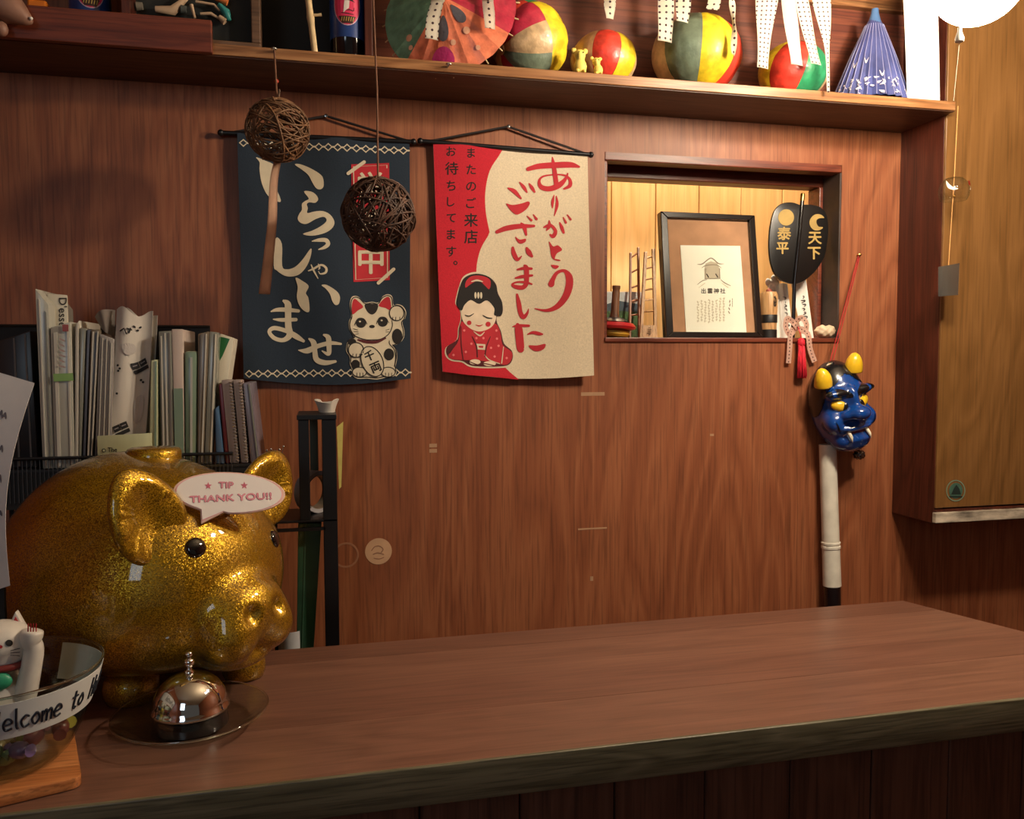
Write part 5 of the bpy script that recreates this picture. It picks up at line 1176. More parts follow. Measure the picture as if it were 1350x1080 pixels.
# curled grey sheet
K4 = [aY(125, 418, FY+0.02), aY(152, 409, FY+0.02), aY(149, 446, FY+0.02), aY(134, 438, FY+0.02)]
obj('curled_sheet', sheet(10, 8, lambda u, v: K4[0].lerp(K4[1], u).lerp(K4[3].lerp(K4[2], u), v)+V((0, -0.022*math.sin(PI*u)+0.012*v, 0.004*math.sin(PI*u))), -0.0006), fm('curled_grey', (126, 116, 108), 0.5), None, 60, 'curled grey sheet poking up above the paper stack', 'paper')
# torn envelope with black printed blocks
E_ = [aY(154, 408, FY+0.010), aY(201, 415, FY+0.010), aY(190, 612, FY+0.010), aY(146, 612, FY+0.010)]
for z in E_[2:]: z.z = ZR+0.0006
te = thing('torn_envelope', ((E_[2].x+E_[3].x)/2, FY, ZR), 'torn white envelope with black printed blocks in the file row', 'envelope')
def efn(u, v):
    q_ = E_[0].lerp(E_[1], u).lerp(E_[3].lerp(E_[2], u), v); q_.y += -0.006*math.sin(u*6)*(1-v)-0.004*math.sin(3*v+4*u); q_.z += 0.006*math.sin(u*8)*(1-v)**3; return q_
obj('front_sheet', sheet(16, 24, efn, -0.0008), fm('envelope_white', (206, 198, 186), 0.6), te, 60)
obj('rear_sheet', sheet(10, 16, lambda u, v: efn(u, v)+V((0.004, 0.014, -0.006*u*(1-v))), -0.0008), fm('envelope_white', (206, 198, 186), 0.6), te, 60)
P = Print(lambda x, y, l: efn((x-147)/48, (y-408)/204)+V((0, -0.0014-l, 0)), maxlen=6); BK = mat('envelope_ink', (30, 28, 30), 0.7); SG = mat('envelope_grey', (150, 142, 146), 0.7)
def block(cx, cy, ang):
    R_ = lambda a, b: (cx+a*math.cos(ang)-b*math.sin(ang), cy+a*math.sin(ang)+b*math.cos(ang))
    for a0 in (-10, 0.5): P.fill([R_(a0, -7), R_(a0+9.5, -7), R_(a0+9.5, 1.5), R_(a0, 1.5)], BK, 1)
    P.fill([R_(-10, 3), R_(10, 3), R_(10, 8), R_(-10, 8)], BK, 1)
    for a0 in (-8, 2.5): P.stroke([R_(a0, -3), R_(a0+5, -3)], SG, 2, 1.2, 0)
block(181, 478, -0.42); block(160, 563, -0.42)
for x, y in ((153, 481), (156, 485), (154, 488), (183, 497), (186, 500), (172, 424), (176, 428), (179, 424), (153, 517)): P.ell(x, y, 1.8, 1.6, BK, 1, 8)
P.stroke([(155, 438), (160, 434), (163, 439)], BK, 1, 2.0, 0); P.stroke([(164, 432), (169, 430)], BK, 1, 1.8, 0); P.stroke([(166, 436), (168, 429)], BK, 1, 1.8, 0)
P.fill([(158, 455), (172, 448), (175, 458), (164, 466)], mat('envelope_pale_grey', (186, 178, 172), 0.7), 1, 3); P.fill([(176, 525), (187, 518), (188, 545), (178, 556)], mat('envelope_pale_grey', (186, 178, 172), 0.7), 1, 3)
P.build('printed_blocks', te)
t, Q = slab('label_card', (128, 575), (200, 571), 201, 129, fLY, 'pale card with small printing standing low before the envelope', 'card', None, y=FY-0.0050-0.0008, depth=0.0012, bev=0.0003)
P = Print(lambda x, y, l: aY(x, y, FY-0.0066-l)); P.text('The', 148, 593, 8, BK, 1, 0.02); P.ell(137, 594, 2.6, 2.6, BK, 1, 12); P.ell(137, 594, 1.6, 1.6, fLY, 2, 10); P.build('lettering', t)
slab('yellow_green_folder', (199, 475), (208, 474), 208, 196, fLY, 'short pale yellow-green folder right of the torn envelope', 'folder', GR, pages=[(0.72, 0.28, fGN, 0.0)])
slab('clear_folder', (209, 437), (226, 436), 230, 213, fG, 'clear grey folder in the middle of the row', 'folder', GR, pages=[(0.2, 0.1, fSh, 0.02), (0.5, 0.1, fSh, 0.0), (0.8, 0.12, fSd, 0.0)])
slab('white_folder', (226, 434), (241, 434), 243, 231, fm('pinkish_white', (196, 178, 166), 0.5), 'pinkish white folder with greenish lower half', 'folder', GR, pages=[(0.5, 0.8, fGN, 0.42)])
t, Q = slab('green_folder', (243, 463), (260, 463), 259, 244, fGN, 'pale green rounded folder standing lower than its neighbours', 'folder', GR, y=FY, bev=0.004, pages=[(0.55, 0.18, fW, 0.04)])
slab('clear_folder', (261, 440), (276, 437), 268, 260, fT, 'brownish clear folder in the right half of the row', 'folder', GR, pages=[(0.3, 0.1, fSd, 0.0), (0.75, 0.12, fSh, 0.0)])
slab('clear_folder', (276, 437), (287, 438), 280, 269, fG, 'grey folder next to the splayed magazine', 'folder', GR, depth=0.040, pages=[(0.8, 0.2, fCr, 0.0)])
t, Q = slab('magazine', (287, 439), (308, 446), 285, 281, fCr, 'splayed magazine with green picture leaning out at the right', 'magazine', None, y=FY+0.046, depth=0.07, pages=[])
P = Print(lambda x, y, l: aY(x, y, FY+0.0452-l)); P.fill([(287, 443), (303, 447), (293, 470), (286, 482)], fm('green_picture', (44, 110, 62)), 1); P.fill([(286, 488), (289, 486), (286, 500)], BK, 1); P.build('green_picture', t)
slab('blue_booklet', (283, 539), (288, 535), 296, 285, fBl, 'thin blue booklet low beside the spiral notebooks', 'booklet', None, y=FY-0.004, depth=0.046)
slab('red_booklet', (288, 507), (294, 505), 303, 297, fRd, 'thin dark red booklet left of the spiral notebooks', 'booklet', None, y=FY-0.001, depth=0.044)
NBK = fm('notebook_paper', (150, 134, 128), 0.6)
for k, (xa, xb, ba, bb, lab) in enumerate(((292, 305, 303, 315, 'left of the two upright spiral notebooks'), (307, 318, 318, 327, 'right of the two upright spiral notebooks'))):
    t, Q = slab('spiral_notebook', (xa, 501), (xb, 501), bb, ba, NBK, lab, 'notebook', 'spiral notebooks', y=FY-0.002, depth=0.045)
    for j in range(26):
        p_ = Q[1].lerp(Q[2], 0.03+0.94*j/25); e_ = (Q[0]-Q[1]).normalized()
        obj('spiral_coil', tube([p_+V((-0.0012+0.0026*math.cos(a), -0.0022+0.0026*math.sin(a), 0.0)) for a in np.linspace(0, 2*PI, 9)[:-1]], 0.0009, 5, True), STEEL, t)
slab('lilac_folder', (320, 505), (330, 505), 343, 331, fLil, 'lilac-grey folder at the right end of the file row', 'folder', GR, pages=[(0.8, 0.2, fG, 0.0)])
# dark binder and grey sheet at the far left
slab('black_binder', (-8, 452), (40, 436), 50, -4, fDk, 'black binder leaning at the far left end of the rack', 'binder', None, y=FY+0.02, depth=0.10, pages=[(0.55, 0.05, fSd, 0.0), (0.85, 0.05, fSd, 0.0)])

# ================================================================== black organiser tower
TY0, TY1 = -0.205, -0.09
xa, xb = aY(393, 560, TY0).x, aY(443, 560, TY0).x; zt_ = aY(420, 547, TY0).z; zm = aY(405, 686, TY0).z; ZD = 0.8655
tw = thing('organiser_tower', ((xa+xb)/2, -0.17, ZD), 'narrow black metal organiser tower beside the gold pig', 'organiser')
obj('top_plate', box(xa-0.002, xb+0.001, TY0-0.002, TY1, zt_-0.008, zt_, 0.001), BLACK, tw)
pw = 0.019
obj('post', box(xb-pw-0.004, xb, TY0, TY0+0.012, ZD, zt_-0.008, 0.001), BLACK, tw); obj('post', box(xa, xa+0.017, TY0, TY0+0.012, zm, zt_-0.008, 0.001), BLACK, tw)
obj('post', box(xb-0.012, xb, TY1-0.012, TY1, ZD, zt_-0.008, 0.001), BLACK, tw); obj('post', box(xa, xa+0.012, TY1-0.012, TY1, ZD, zt_-0.008, 0.001), BLACK, tw)
obj('shelf_plate', box(xa-0.05, xb, TY0, TY1, zm-0.004, zm, 0.001), BLACK, tw); obj('lower_rail', box(xa-0.05, xb-0.02, TY0, TY0+0.006, zm-0.018, zm-0.013), BLACK, tw)
obj('post', box(xa-0.05, xa-0.042, TY1-0.012, TY1, ZD, zm-0.004), BLACK, tw)
obj('side_sheet', box(xb-0.0015, xb-0.0005, TY0+0.013, TY1-0.014, aY(440, 645, TY0).z, zt_-0.009), fDk, tw)
obj('inner_card', box(xa+0.016, xb-0.03, TY1-0.016, TY1-0.014, aY(415, 625, TY1).z, zt_-0.012), fm('grey_green_card', (84, 90, 74)), tw)
# yellow note tucked at its right side
N4 = [aY(444, 563, -0.11), aY(452.5, 556, -0.11), aY(450, 642, -0.11), aY(447, 645, -0.11)]
obj('yellow_note', prism(N4, (0, 0.0008, 0)), mat('yellow_note', (214, 200, 110), 0.7), label='pale yellow paper note sticking out right of the black tower', cat='note')
# crumpled white cup on top
c = aY(431, 546, -0.15); c.z = zt_
cu = lathe([(0.0001, 0.0005), (0.013, 0.0005), (0.0150, 0.010), (0.0185, 0.020), (0.0175, 0.0205), (0.0135, 0.010), (0.0110, 0.002), (0.0001, 0.0018)], 28, Matrix.Translation(c))
cu = ([V((v.x+0.004*(v.z-c.z)/0.02*math.sin(3*math.atan2(v.y-c.y, v.x-c.x)), v.y, v.z+0.003*(v.z-c.z)/0.02*math.cos(2*math.atan2(v.y-c.y, v.x-c.x)))) for v in cu[0]], cu[1])
obj('paper_cup', cu, mat('greyish_white_cup', (190, 182, 170), 0.7), None, 50, 'crumpled little white paper cup on top of the black tower', 'cup')
# tape roll standing on the tower shelf
rc = aY(415, 641, -0.135); rr_ = 0.036; rc.z = zm+rr_+0.0003
rl = thing('tape_roll', (rc.x, -0.135, zm), 'grey adhesive tape roll standing on the tower shelf', 'tape roll')
obj('tape_ring', lathe([(rr_-0.0065, -0.012), (rr_, -0.012), (rr_, 0.012), (rr_-0.0065, 0.012), (rr_-0.0065, -0.012)], 48, frame(rc, (0.95, -1, 0))), mat('grey_tape', (160, 156, 158), 0.35), rl, 40)
obj('core_ring', lathe([(rr_-0.008, -0.0115), (rr_-0.0066, -0.0115), (rr_-0.0066, 0.0115), (rr_-0.008, 0.0115), (rr_-0.008, -0.0115)], 48, frame(rc, (0.95, -1, 0))), fT, rl, 40)
# green folder and white roll below
G4 = [aY(393, 690, -0.185), aY(424, 690, -0.185), aY(414, 850, -0.185), aY(391, 852, -0.185)]
e1, e2 = (G4[3]-G4[0]), (G4[2]-G4[1]); G4[3] = G4[0]+e1*((ZD+0.0005-G4[0].z)/e1.z); G4[2] = G4[1]+e2*((ZD+0.0005-G4[1].z)/e2.z)
gft = thing('green_binder', ((G4[2].x+G4[3].x)/2, -0.2, ZD), 'dark green binder standing below the tower shelf', 'binder')
obj('cover', prism(G4, (0, 0.07, 0), 0.0015), mat('dark_green_binder', (52, 92, 68), 0.3), gft, 40)
obj('spine_ridge', prism([G4[0].lerp(G4[1], 0.3)+V((0, -0.001, 0)), G4[0].lerp(G4[1], 0.36)+V((0, -0.001, 0)), G4[3].lerp(G4[2], 0.36)+V((0, -0.001, 0)), G4[3].lerp(G4[2], 0.3)+V((0, -0.001, 0))], (0, 0.002, 0)), mat('green_ridge', (70, 110, 84), 0.3), gft)
rc = aY(384, 848, -0.25); 
rl = thing('paper_roll', (rc.x, -0.25, ZD), 'white and blue paper roll low behind the pig snout', 'paper roll')
obj('roll_body', lathe([(0.011, 0), (0.019, 0), (0.019, 0.06), (0.011, 0.06), (0.011, 0)], 28, Matrix.Translation((rc.x, -0.25, ZD+0.0003))), mat('roll_white', (188, 190, 194), 0.6), rl, 40)
obj('roll_sleeve', lathe([(0.0195, 0.001), (0.0197, 0.001), (0.0197, 0.14), (0.0195, 0.14), (0.0195, 0.001)], 28, Matrix.Translation((rc.x, -0.25, ZD+0.0003)), PI*0.9, PI*1.75), mat('roll_white', (188, 190, 194), 0.6), rl, 40)
# pins in a holder peeking over the pig ear
pc_ = aY(363, 600, -0.20)
ph = thing('pin_holder', (pc_.x, -0.20, ZR), 'small dark pin cushion with silver pin heads above pig ear', 'pin cushion')
obj('cushion', lathe([(0.0001, 0), (0.014, 0), (0.016, 0.006), (0.012, max(0.01, pc_.z-ZR-0.002)), (0.0001, max(0.011, pc_.z-ZR))], 24, Matrix.Translation((pc_.x, -0.20, ZR))), BLACKM, ph, 50)
for dx, h in ((-0.012, 0.010), (-0.006, 0.012), (0.0, 0.009), (0.006, 0.011), (0.012, 0.016)):
    p_ = V((pc_.x+dx*0.7, -0.20, pc_.z-0.008)); e_ = p_+V((dx*0.4, -0.002, h+0.006))
    o = obj('pin', tube([p_, e_], 0.0007, 5), STEEL, ph); obj('pin_head', ellipsoid(e_, (0.0016, 0.0016, 0.0016), 8, 6), STEEL, o, 180)
# ================================================================== gold pig bank
pb = aD(176, 752, 1.13)
FA = math.radians(-90+50); FDIR = V((math.cos(FA), math.sin(FA), 0)); LDIR = V((-FDIR.y, FDIR.x, 0))
RP_ = np.array(Matrix((FDIR, LDIR, V((0, 0, 1)))).transposed())
PT = Matrix((FDIR, LDIR, V((0, 0, 1)))).transposed().to_4x4(); PT.translation = pb      # local x forward, y pig's left, z up
def pl(P_): return (P_-np.array(pb)) @ RP_
def sd_pig(P_):
    q_ = pl(P_); ab = np.stack([q_[:, 0], np.abs(q_[:, 1]), q_[:, 2]], 1)
    a = sd_ell(q_, (0, 0, 0.0), (0.168, 0.167, 0.165))
    a = smin(a, sd_ell(q_, (0.106, 0, 0.004), (0.104, 0.134, 0.124)), 0.06)
    a = smax(a, (CZ+0.026)-P_[:, 2], 0.05)
    s = sd_ell(q_, (0.200, 0, -0.026), (0.046, 0.060, 0.046))                 # snout
    s = smin(s, sd_ell(ab, (0.206, 0.031, -0.050), (0.040, 0.035, 0.037)), 0.012)
    a = smin(a, s, 0.016)
    a = smin(a, sd_ell(q_, (0.186, 0, -0.086), (0.040, 0.048, 0.017)), 0.010)  # lower lip
    a = smax(a, -sd_ell(ab, (0.252, 0.0225, -0.022), (0.018, 0.0105, 0.0125)), 0.008)   # nostrils
    return a
pg = thing('pig_bank', (pb.x, pb.y, CZ), 'large glittering gold piggy bank on the counter', 'piggy bank')
GOLDP = glitter('gold_glitter', (108, 76, 6), (206, 160, 30))
pd_ = star(pb, sd_pig, 160, 130, axis=FDIR, rmax=0.32, pole=1.3)
obj('body', pd_, GOLDP, pg, 180); pbv = BVHTree.FromPolygons([V(v) for v in pd_[0]], pd_[1])
def hit(px, py):
    d_ = ray(px, py).normalized(); h = pbv.ray_cast(CAM, d_); return h[0], h[1]
EYE = mat('pig_eye_black', (14, 12, 14), 0.06, coat=1.0)
xr_ = 400
while hit(xr_, 710)[0] is None: xr_ -= 1
for px, py in ((258, 722), (min(371, xr_-6), 710)):
    h, n0 = hit(px, py)
    if n0.dot(h-CAM) > 0: n0 = -n0
    obj('eye', lathe([(0.0125, -0.003), (0.0122, 0.0010), (0.009, 0.0032), (0.005, 0.0042), (0.0001, 0.0045)], 28, frame(h, n0)), EYE, pg, 180)
# ears: thick cupped leaves
def ear(bx_, by_, bz_, fdir, updir, w_, h_):
    c = PT @ V((bx_, by_, bz_)); fv = (PT.to_3x3() @ V(fdir)).normalized(); uv_ = (PT.to_3x3() @ V(updir)); uv_ = (uv_-fv*uv_.dot(fv)).normalized(); sv = uv_.cross(fv)
    R_ = np.array(Matrix((sv, uv_, fv)).transposed())
    def sd(P_):
        q_ = (P_-np.array(c)) @ R_
        tip = np.clip(q_[:, 1]/h_, -1, 1); wd = w_*(1-0.22*tip)
        qq = np.stack([q_[:, 0]*w_/wd, q_[:, 1], q_[:, 2]-0.0-3.2*q_[:, 0]**2], 1)
        a = sd_ell(qq, (0, 0, 0), (w_, h_, 0.017))
        return smax(a, -sd_ell(qq, (0, -0.010, 0.020), (w_*0.78, h_*0.82, 0.0185)), 0.006)
    return star(np.array(c)-np.array(fv)*0.006, sd, 72, 56, axis=uv_, rmax=0.12)
obj('ear', ear(0.150, -0.100, 0.106, (1.0, -0.15, 0.10), (-0.05, -0.38, 1.0), 0.046, 0.060), GOLDP, pg, 180)
obj('ear', ear(0.122, 0.128, 0.106, (1.0, -0.10, 0.10), (-0.05, 0.75, 1.0), 0.046, 0.058), GOLDP, pg, 180)
# feet
for px, py, s in ((168, 932, 1.0), (320, 899, 0.85)):
    f0 = aZ(px, py, CZ); f0 = f0+V((0, 0.022*s, 0))
    def sdf_(P_): return np.maximum(smin(sd_ell(P_, f0+V((0, 0, 0.016)), (0.034*s, 0.033*s, 0.031)), sd_ell(P_, f0+V((0.004, 0.03, 0.05)), (0.032*s, 0.034*s, 0.030)), 0.02), CZ+0.0004-P_[:, 2])
    obj('foot', star(f0+V((0, 0.006, 0.024)), sdf_, 48, 36, rmax=0.1), GOLDP, pg, 180)
for lx, ly in ((-0.085, -0.075), (-0.085, 0.075)):
    f0 = PT @ V((lx, ly, 0)); f0.z = CZ
    def sdf_(P_): return np.maximum(smin(sd_ell(P_, f0+V((0, 0, 0.016)), (0.030, 0.030, 0.030)), sd_ell(P_, f0+V((0, 0, 0.05)), (0.030, 0.030, 0.030)), 0.02), CZ+0.0004-P_[:, 2])
    if f0.y < CY1-0.03: obj('foot', star(f0+V((0, 0, 0.024)), sdf_, 40, 28, rmax=0.1), GOLDP, pg, 180)
h, n0 = hit(196, 610)
lc = V((h.x-0.004, h.y+0.055, 0)); tz = pbv.ray_cast(V((lc.x, lc.y, 2)), V((0, 0, -1)))[0]
obj('coin_cap', lathe([(0.036, -0.010), (0.036, 0.002), (0.033, 0.006), (0.028, 0.008), (0.0001, 0.0095)], 40, frame(tz, (0.0, 0.02, 1))), GOLDP, pg, 50)

# tip sign: speech bubble on the forehead
h, n0 = hit(300, 672); sn = (CAM-h).normalized(); sn = (sn+V((0.05, 0, 0.25))).normalized(); s0 = h+sn*0.031
sp_ = lambda x, y, l=0.0: plane(x, y, s0, sn)+sn*l
def bub(k):
    pts = []
    for i in range(60):
        a = 2*PI*i/60; x, y = 74*k*math.cos(a), (27.5*k)*math.sin(a); r_ = 0.035
        X, Y = 302+x*math.cos(r_)-y*math.sin(r_), 650+x*math.sin(r_)+y*math.cos(r_)
        if 264 < X < 296 and Y > 650:
            if X < 296 and (not pts or pts[-1] != 'T'): pts.append('T')
            continue
        pts.append((X, Y))
    out = []
    for p_ in pts:
        if p_ == 'T':
            e = 1-k; out += [(295-e*10, 675.5-e*25), (265+e*30, 691-e*90), (264+e*30, 673-e*20)]
        else: out.append(p_)
    return out
tsn = thing('tip_sign', s0-V((0, 0, 0.03)), 'speech-bubble tip sign with pink lettering on the pig forehead', 'sign')
obj('board', prism([sp_(x, y) for x, y in bub(1.0)], -sn*0.004, 0.0006, 1), mat('sign_peach_border', (236, 196, 176), 0.5), tsn)
tb0 = sp_(302, 668, -0.003); tb1 = hit(302, 676)[0]
obj('support_tab', tube([tb0, tb1], 0.003, 8), mat('sign_peach_border', (236, 196, 176), 0.5), tsn)
P = Print(lambda x, y, l: sp_(x, y, 0.0002+l), lift=0.0003)
SW, SP1, SP2 = mat('sign_white', (244, 234, 226), 0.5, var=0.01), mat('sign_pink', (240, 160, 172), 0.5), mat('sign_dark_pink', (206, 104, 124), 0.5)
P.fill(bub(0.955), SP1, 1); P.fill(bub(0.94), SW, 2)
for m_, b_, ly in ((SP2, 0.05, 3), (SP1, 0.0, 4)):
    P.text('TIP', 298, 640, 11.5, m_, ly, b_, 1.25); P.text('THANK YOU!!', 304, 656.5, 12.0, m_, ly, b_, 1.42, -0.045)
for cx, cy in ((274.5, 641), (322, 640.5)): P.fill([(cx+(5.2 if k % 2 == 0 else 2.1)*math.sin(k*PI/5), cy-(5.2 if k % 2 == 0 else 2.1)*math.cos(k*PI/5)) for k in range(10)], SP2, 3)
P.build('lettering', tsn)

# ================================================================== glass dish and bell
bc = aZ(253, 960, CZ)
BG = glass('clear_glass', (0.97, 0.99, 0.97), 0.0, 1.48)
dz = CZ+0.0005
outp = [(0.0001, 0.0), (0.045, 0.0), (0.060, 0.003), (0.078, 0.014), (0.0865, 0.0205)]
inp = [(0.0850, 0.0218), (0.0765, 0.0165), (0.058, 0.0058), (0.044, 0.0030), (0.0001, 0.0030)]
dish = obj('glass_dish', lathe(outp+inp, 64, Matrix.Translation((bc.x, bc.y, dz))), pane('dish_glass', (0.94, 0.95, 0.94), 1.8), None, 60, 'shallow clear glass dish under the call bell', 'dish')
obj('rim_bead', tube([V((bc.x+0.0862*math.cos(a), bc.y+0.0862*math.sin(a), dz+0.0215)) for a in np.linspace(0, 2*PI, 65)[:-1]], 0.0011, 8, True), BG, dish, 180)
bb_ = V((bc.x-0.001, bc.y, dz+0.0032))
bl = thing('call_bell', bb_, 'chrome call bell with black base standing in the glass dish', 'bell')
obj('base', lathe([(0.0001, 0), (0.0405, 0), (0.0425, 0.002), (0.0425, 0.005), (0.040, 0.0165), (0.036, 0.019), (0.0001, 0.019)], 48, Matrix.Translation(bb_)), mat('black_bell_base', (14, 14, 16), 0.12, coat=0.8), bl, 40)
obj('dome', lathe([(0.0425, 0.0195), (0.0440, 0.0205), (0.0440, 0.0235), (0.0425, 0.0250), (0.0415, 0.0310), (0.0385, 0.0405), (0.0325, 0.0500), (0.0240, 0.0570), (0.0140, 0.0610), (0.0060, 0.0625), (0.0001, 0.0628)], 64, Matrix.Translation(bb_)), CHROME, bl, 60)
obj('plunger', lathe([(0.0055, 0.062), (0.0055, 0.0655), (0.0030, 0.067), (0.0030, 0.070), (0.0052, 0.072), (0.0062, 0.0755), (0.0052, 0.079), (0.0026, 0.080), (0.0026, 0.0825), (0.0042, 0.0838), (0.0044, 0.086), (0.0030, 0.088), (0.0001, 0.0884)], 24, Matrix.Translation(bb_)), CHROME, bl, 60)

# ================================================================== wooden coaster, candy bowl, cat
K4 = [aZ(99, 971, CZ+0.012), aZ(108, 1024, CZ+0.012)]
ed = (K4[1]-K4[0]); ed.z = 0; sx_ = V((ed.y, -ed.x, 0)).normalized()*-1
if sx_.x > 0: sx_ = -sx_
L4 = K4[1]-K4[0]; edn = ed.normalized(); S_ = 0.128
c0 = K4[1]; c1 = c0-edn*S_; c2 = c1+sx_*S_; c3 = c0+sx_*S_
crn = []
for a, (p_, e1, e2) in enumerate(((c0, -edn, sx_), (c1, sx_, edn), (c2, edn, -sx_), (c3, -sx_, -edn))):
    pr_ = 0.010
    s_, t_ = p_+e2*pr_, p_+e1*pr_
    ctr = p_+e1*pr_+e2*pr_
    for k in range(6):
        an = k/5*PI/2; crn.append(ctr-e1*pr_*math.cos(an)-e2*pr_*math.sin(an))
crn = [V((v.x, v.y, CZ+0.0005)) for v in crn]
obj('wooden_coaster', prism(crn, (0, 0, 0.0115), 0.0015), wood('orange_coaster_wood', (150, 88, 44), (180, 110, 60), (202, 132, 78), 'x', 1.6, 0.35, 0.2), None, 40, 'rounded square orange-brown wooden coaster under the glass bowl', 'coaster')
bo = aZ(8, 1004, CZ+0.012); bo = V((bo.x, bo.y, CZ+0.0125)); BH, BR = 0.100, 0.0955
bw = thing('candy_bowl', bo, 'clear glass bowl with handwritten welcome band at counter end', 'bowl')
def br(z): t_ = max(0, min(1, z/BH)); return 0.046+(BR-0.046)*t_**0.55
zz_ = [0.0, 0.003, 0.01, 0.02, 0.035, 0.05, 0.065, 0.08, 0.095, BH]
prof = [(0.0001, 0.0), (0.043, 0.0)]+[(br(z), z) for z in zz_[1:]]
prin = [(br(z)-0.0020, z) for z in zz_[::-1] if z > 0.006]+[(0.040, 0.0045), (0.0001, 0.0045)]
BGT = pane('bowl_glass', (0.93, 0.95, 0.93), 1.5)
obj('glass', lathe(prof+[(BR-0.0012, BH+0.0015)]+prin, 72, Matrix.Translation(bo)), BGT, bw, 60)
obj('rim_bead', tube([bo+V(((BR-0.001)*math.cos(a), (BR-0.001)*math.sin(a), BH)) for a in np.linspace(0, 2*PI, 73)[:-1]], 0.0014, 8, True), BG, bw, 180)
zb0, zb1 = 0.056, 0.094
# angle facing the camera
ca = math.atan2(CAM.y-bo.y, CAM.x-bo.x)
def bpt(a, z, l=0.0): r_ = br(z)+0.0006+l; return bo+V((r_*math.cos(ca+a), r_*math.sin(ca+a), z))
A0, A1 = -2.2, 2.45
obj('paper_band', sheet(80, 4, lambda u, v: bpt(A0+(A1-A0)*u, zb0+(zb1-zb0)*v), 0.0004), mat('band_paper', (214, 216, 212), 0.8, var=0.02), bw, 60)
INKB = mat('marker_ink', (20, 26, 40), 0.6)
# handwritten letters as strokes in a unit box (x right, y up, x-height 0.55)
LET = {'W': ([[(0, 1), (.2, 0), (.42, .8), (.62, 0), (.85, 1)]], .95), 'e': ([[(.05, .28), (.4, .34), (.36, .52), (.18, .56), (.03, .3), (.12, .04), (.42, .08)]], .52), 'l': ([[(.1, 1), (.1, .2), (.18, 0)]], .28),
       'c': ([[(.42, .48), (.24, .56), (.05, .3), (.18, .02), (.44, .1)]], .52), 'o': ([[(.24, .55), (.05, .3), (.2, .02), (.42, .24), (.3, .54), (.2, .55)]], .52),
       'm': ([[(.03, .55), (.06, 0)], [(.06, .3), (.2, .55), (.28, .4), (.28, 0)], [(.28, .32), (.44, .55), (.53, .4), (.54, 0)]], .66), 't': ([[(.2, .85), (.2, .1), (.32, 0), (.4, .08)], [(.02, .56), (.42, .6)]], .5),
       'H': ([[(.05, 1), (.05, 0)], [(.45, 1), (.45, 0)], [(.05, .5), (.45, .54)]], .6), 's': ([[(.38, .5), (.2, .56), (.1, .42), (.32, .22), (.28, .02), (.05, .06)]], .48), ' ': ([], .55)}
P = Print(lambda x, y, l: bpt(x, y, 0.0005+l), lift=0.0002)
txt = 'Welcome to Hostel'; hgt = 0.0225; z0_ = zb0+0.009; x_ = 0.0; tot = sum(LET[ch][1] for ch in txt)
# the 't' of 'to' sits at about 62 degrees right of centre on the picture: start so that 'elcome to H' is in view
start = -0.216
for ch in txt:
    st_, ad = LET[ch]
    for s_ in st_:
        pts = crom([(a, b) for a, b in s_], 5) if len(s_) > 2 else [np.array(z) for z in s_]
        P.stroke([(start+(x_+p_[0])*0.206, z0_+p_[1]*hgt, 0.0020) for p_ in pts], INKB, 1, None, 0) if False else None
        # the strip is laid out in (angle, height): draw thin quads with widths equal in metres
        C = [(start+(x_+p_[0])*0.206, z0_+p_[1]*hgt) for p_ in pts]
        tubep = [bpt(a, z, 0.0003) for a, z in C]
        P.v_extra = getattr(P, 'v_extra', []); P.v_extra.append(tube(tubep, 0.00115, 5))
    x_ += ad
obj('handwriting', join(*P.v_extra), INKB, bw, 60)
# wrapped sweets
cols = [(150, 150, 90), (120, 132, 70), (176, 160, 120), (128, 64, 58), (74, 92, 110), (160, 120, 70), (96, 120, 84), (186, 180, 170), (150, 84, 96), (90, 110, 60), (98, 78, 120), (196, 180, 80)]
rn = random.Random(21); k = 0; placed = []
for layer_z, rmax, cnt in ((0.014, 0.034, 3), (0.029, 0.062, 9)):
    for j in range(cnt):
        for _try in range(200):
            a = rn.uniform(0, 2*PI); r_ = rmax*math.sqrt(rn.uniform(0, 1)); c = bo+V((r_*math.cos(a), r_*math.sin(a), layer_z+rn.uniform(0, 0.002)))
            if all((c-q_).length > 0.0215 for q_ in placed) and not (layer_z > 0.02 and (c-(bo+V((-0.012, 0.012, layer_z)))).length < 0.045): break
        else: continue
        placed.append(c); m_ = mat('sweet_wrap_%d' % (k % 12), cols[k % 12], 0.3, coat=0.4)
        ax = V((rn.uniform(-1, 1), rn.uniform(-1, 1), rn.uniform(-.25, .25))).normalized()
        cname = ''; names_ = ('olive', 'green', 'cream', 'dark red', 'blue-grey', 'amber', 'sage', 'white', 'rose', 'leaf green', 'violet', 'lemon')
        cname = names_[k % 12]
        t = thing('wrapped_sweet', c-V((0, 0, 0.009)), cname+' wrapped sweet in the glass bowl', 'sweet', 'wrapped sweets in the glass bowl')
        obj('sweet', ellipsoid((0, 0, 0), (0.0088, 0.0088, 0.0088), 14, 10, None), m_, None, 180) if False else None
        obj('centre', lathe([(0.0001, -0.0098), (0.006, -0.009), (0.0085, -0.004), (0.0085, 0.004), (0.006, 0.009), (0.0001, 0.0098)], 12, frame(c, ax)), m_, t, 60)
        for sg in (-1, 1): obj('wrapper_twist', lathe([(0.0018, 0.0), (0.0045, 0.004), (0.0065, 0.0075)], 9, frame(c+ax*sg*0.0092, ax*sg)), m_, t)
        k += 1
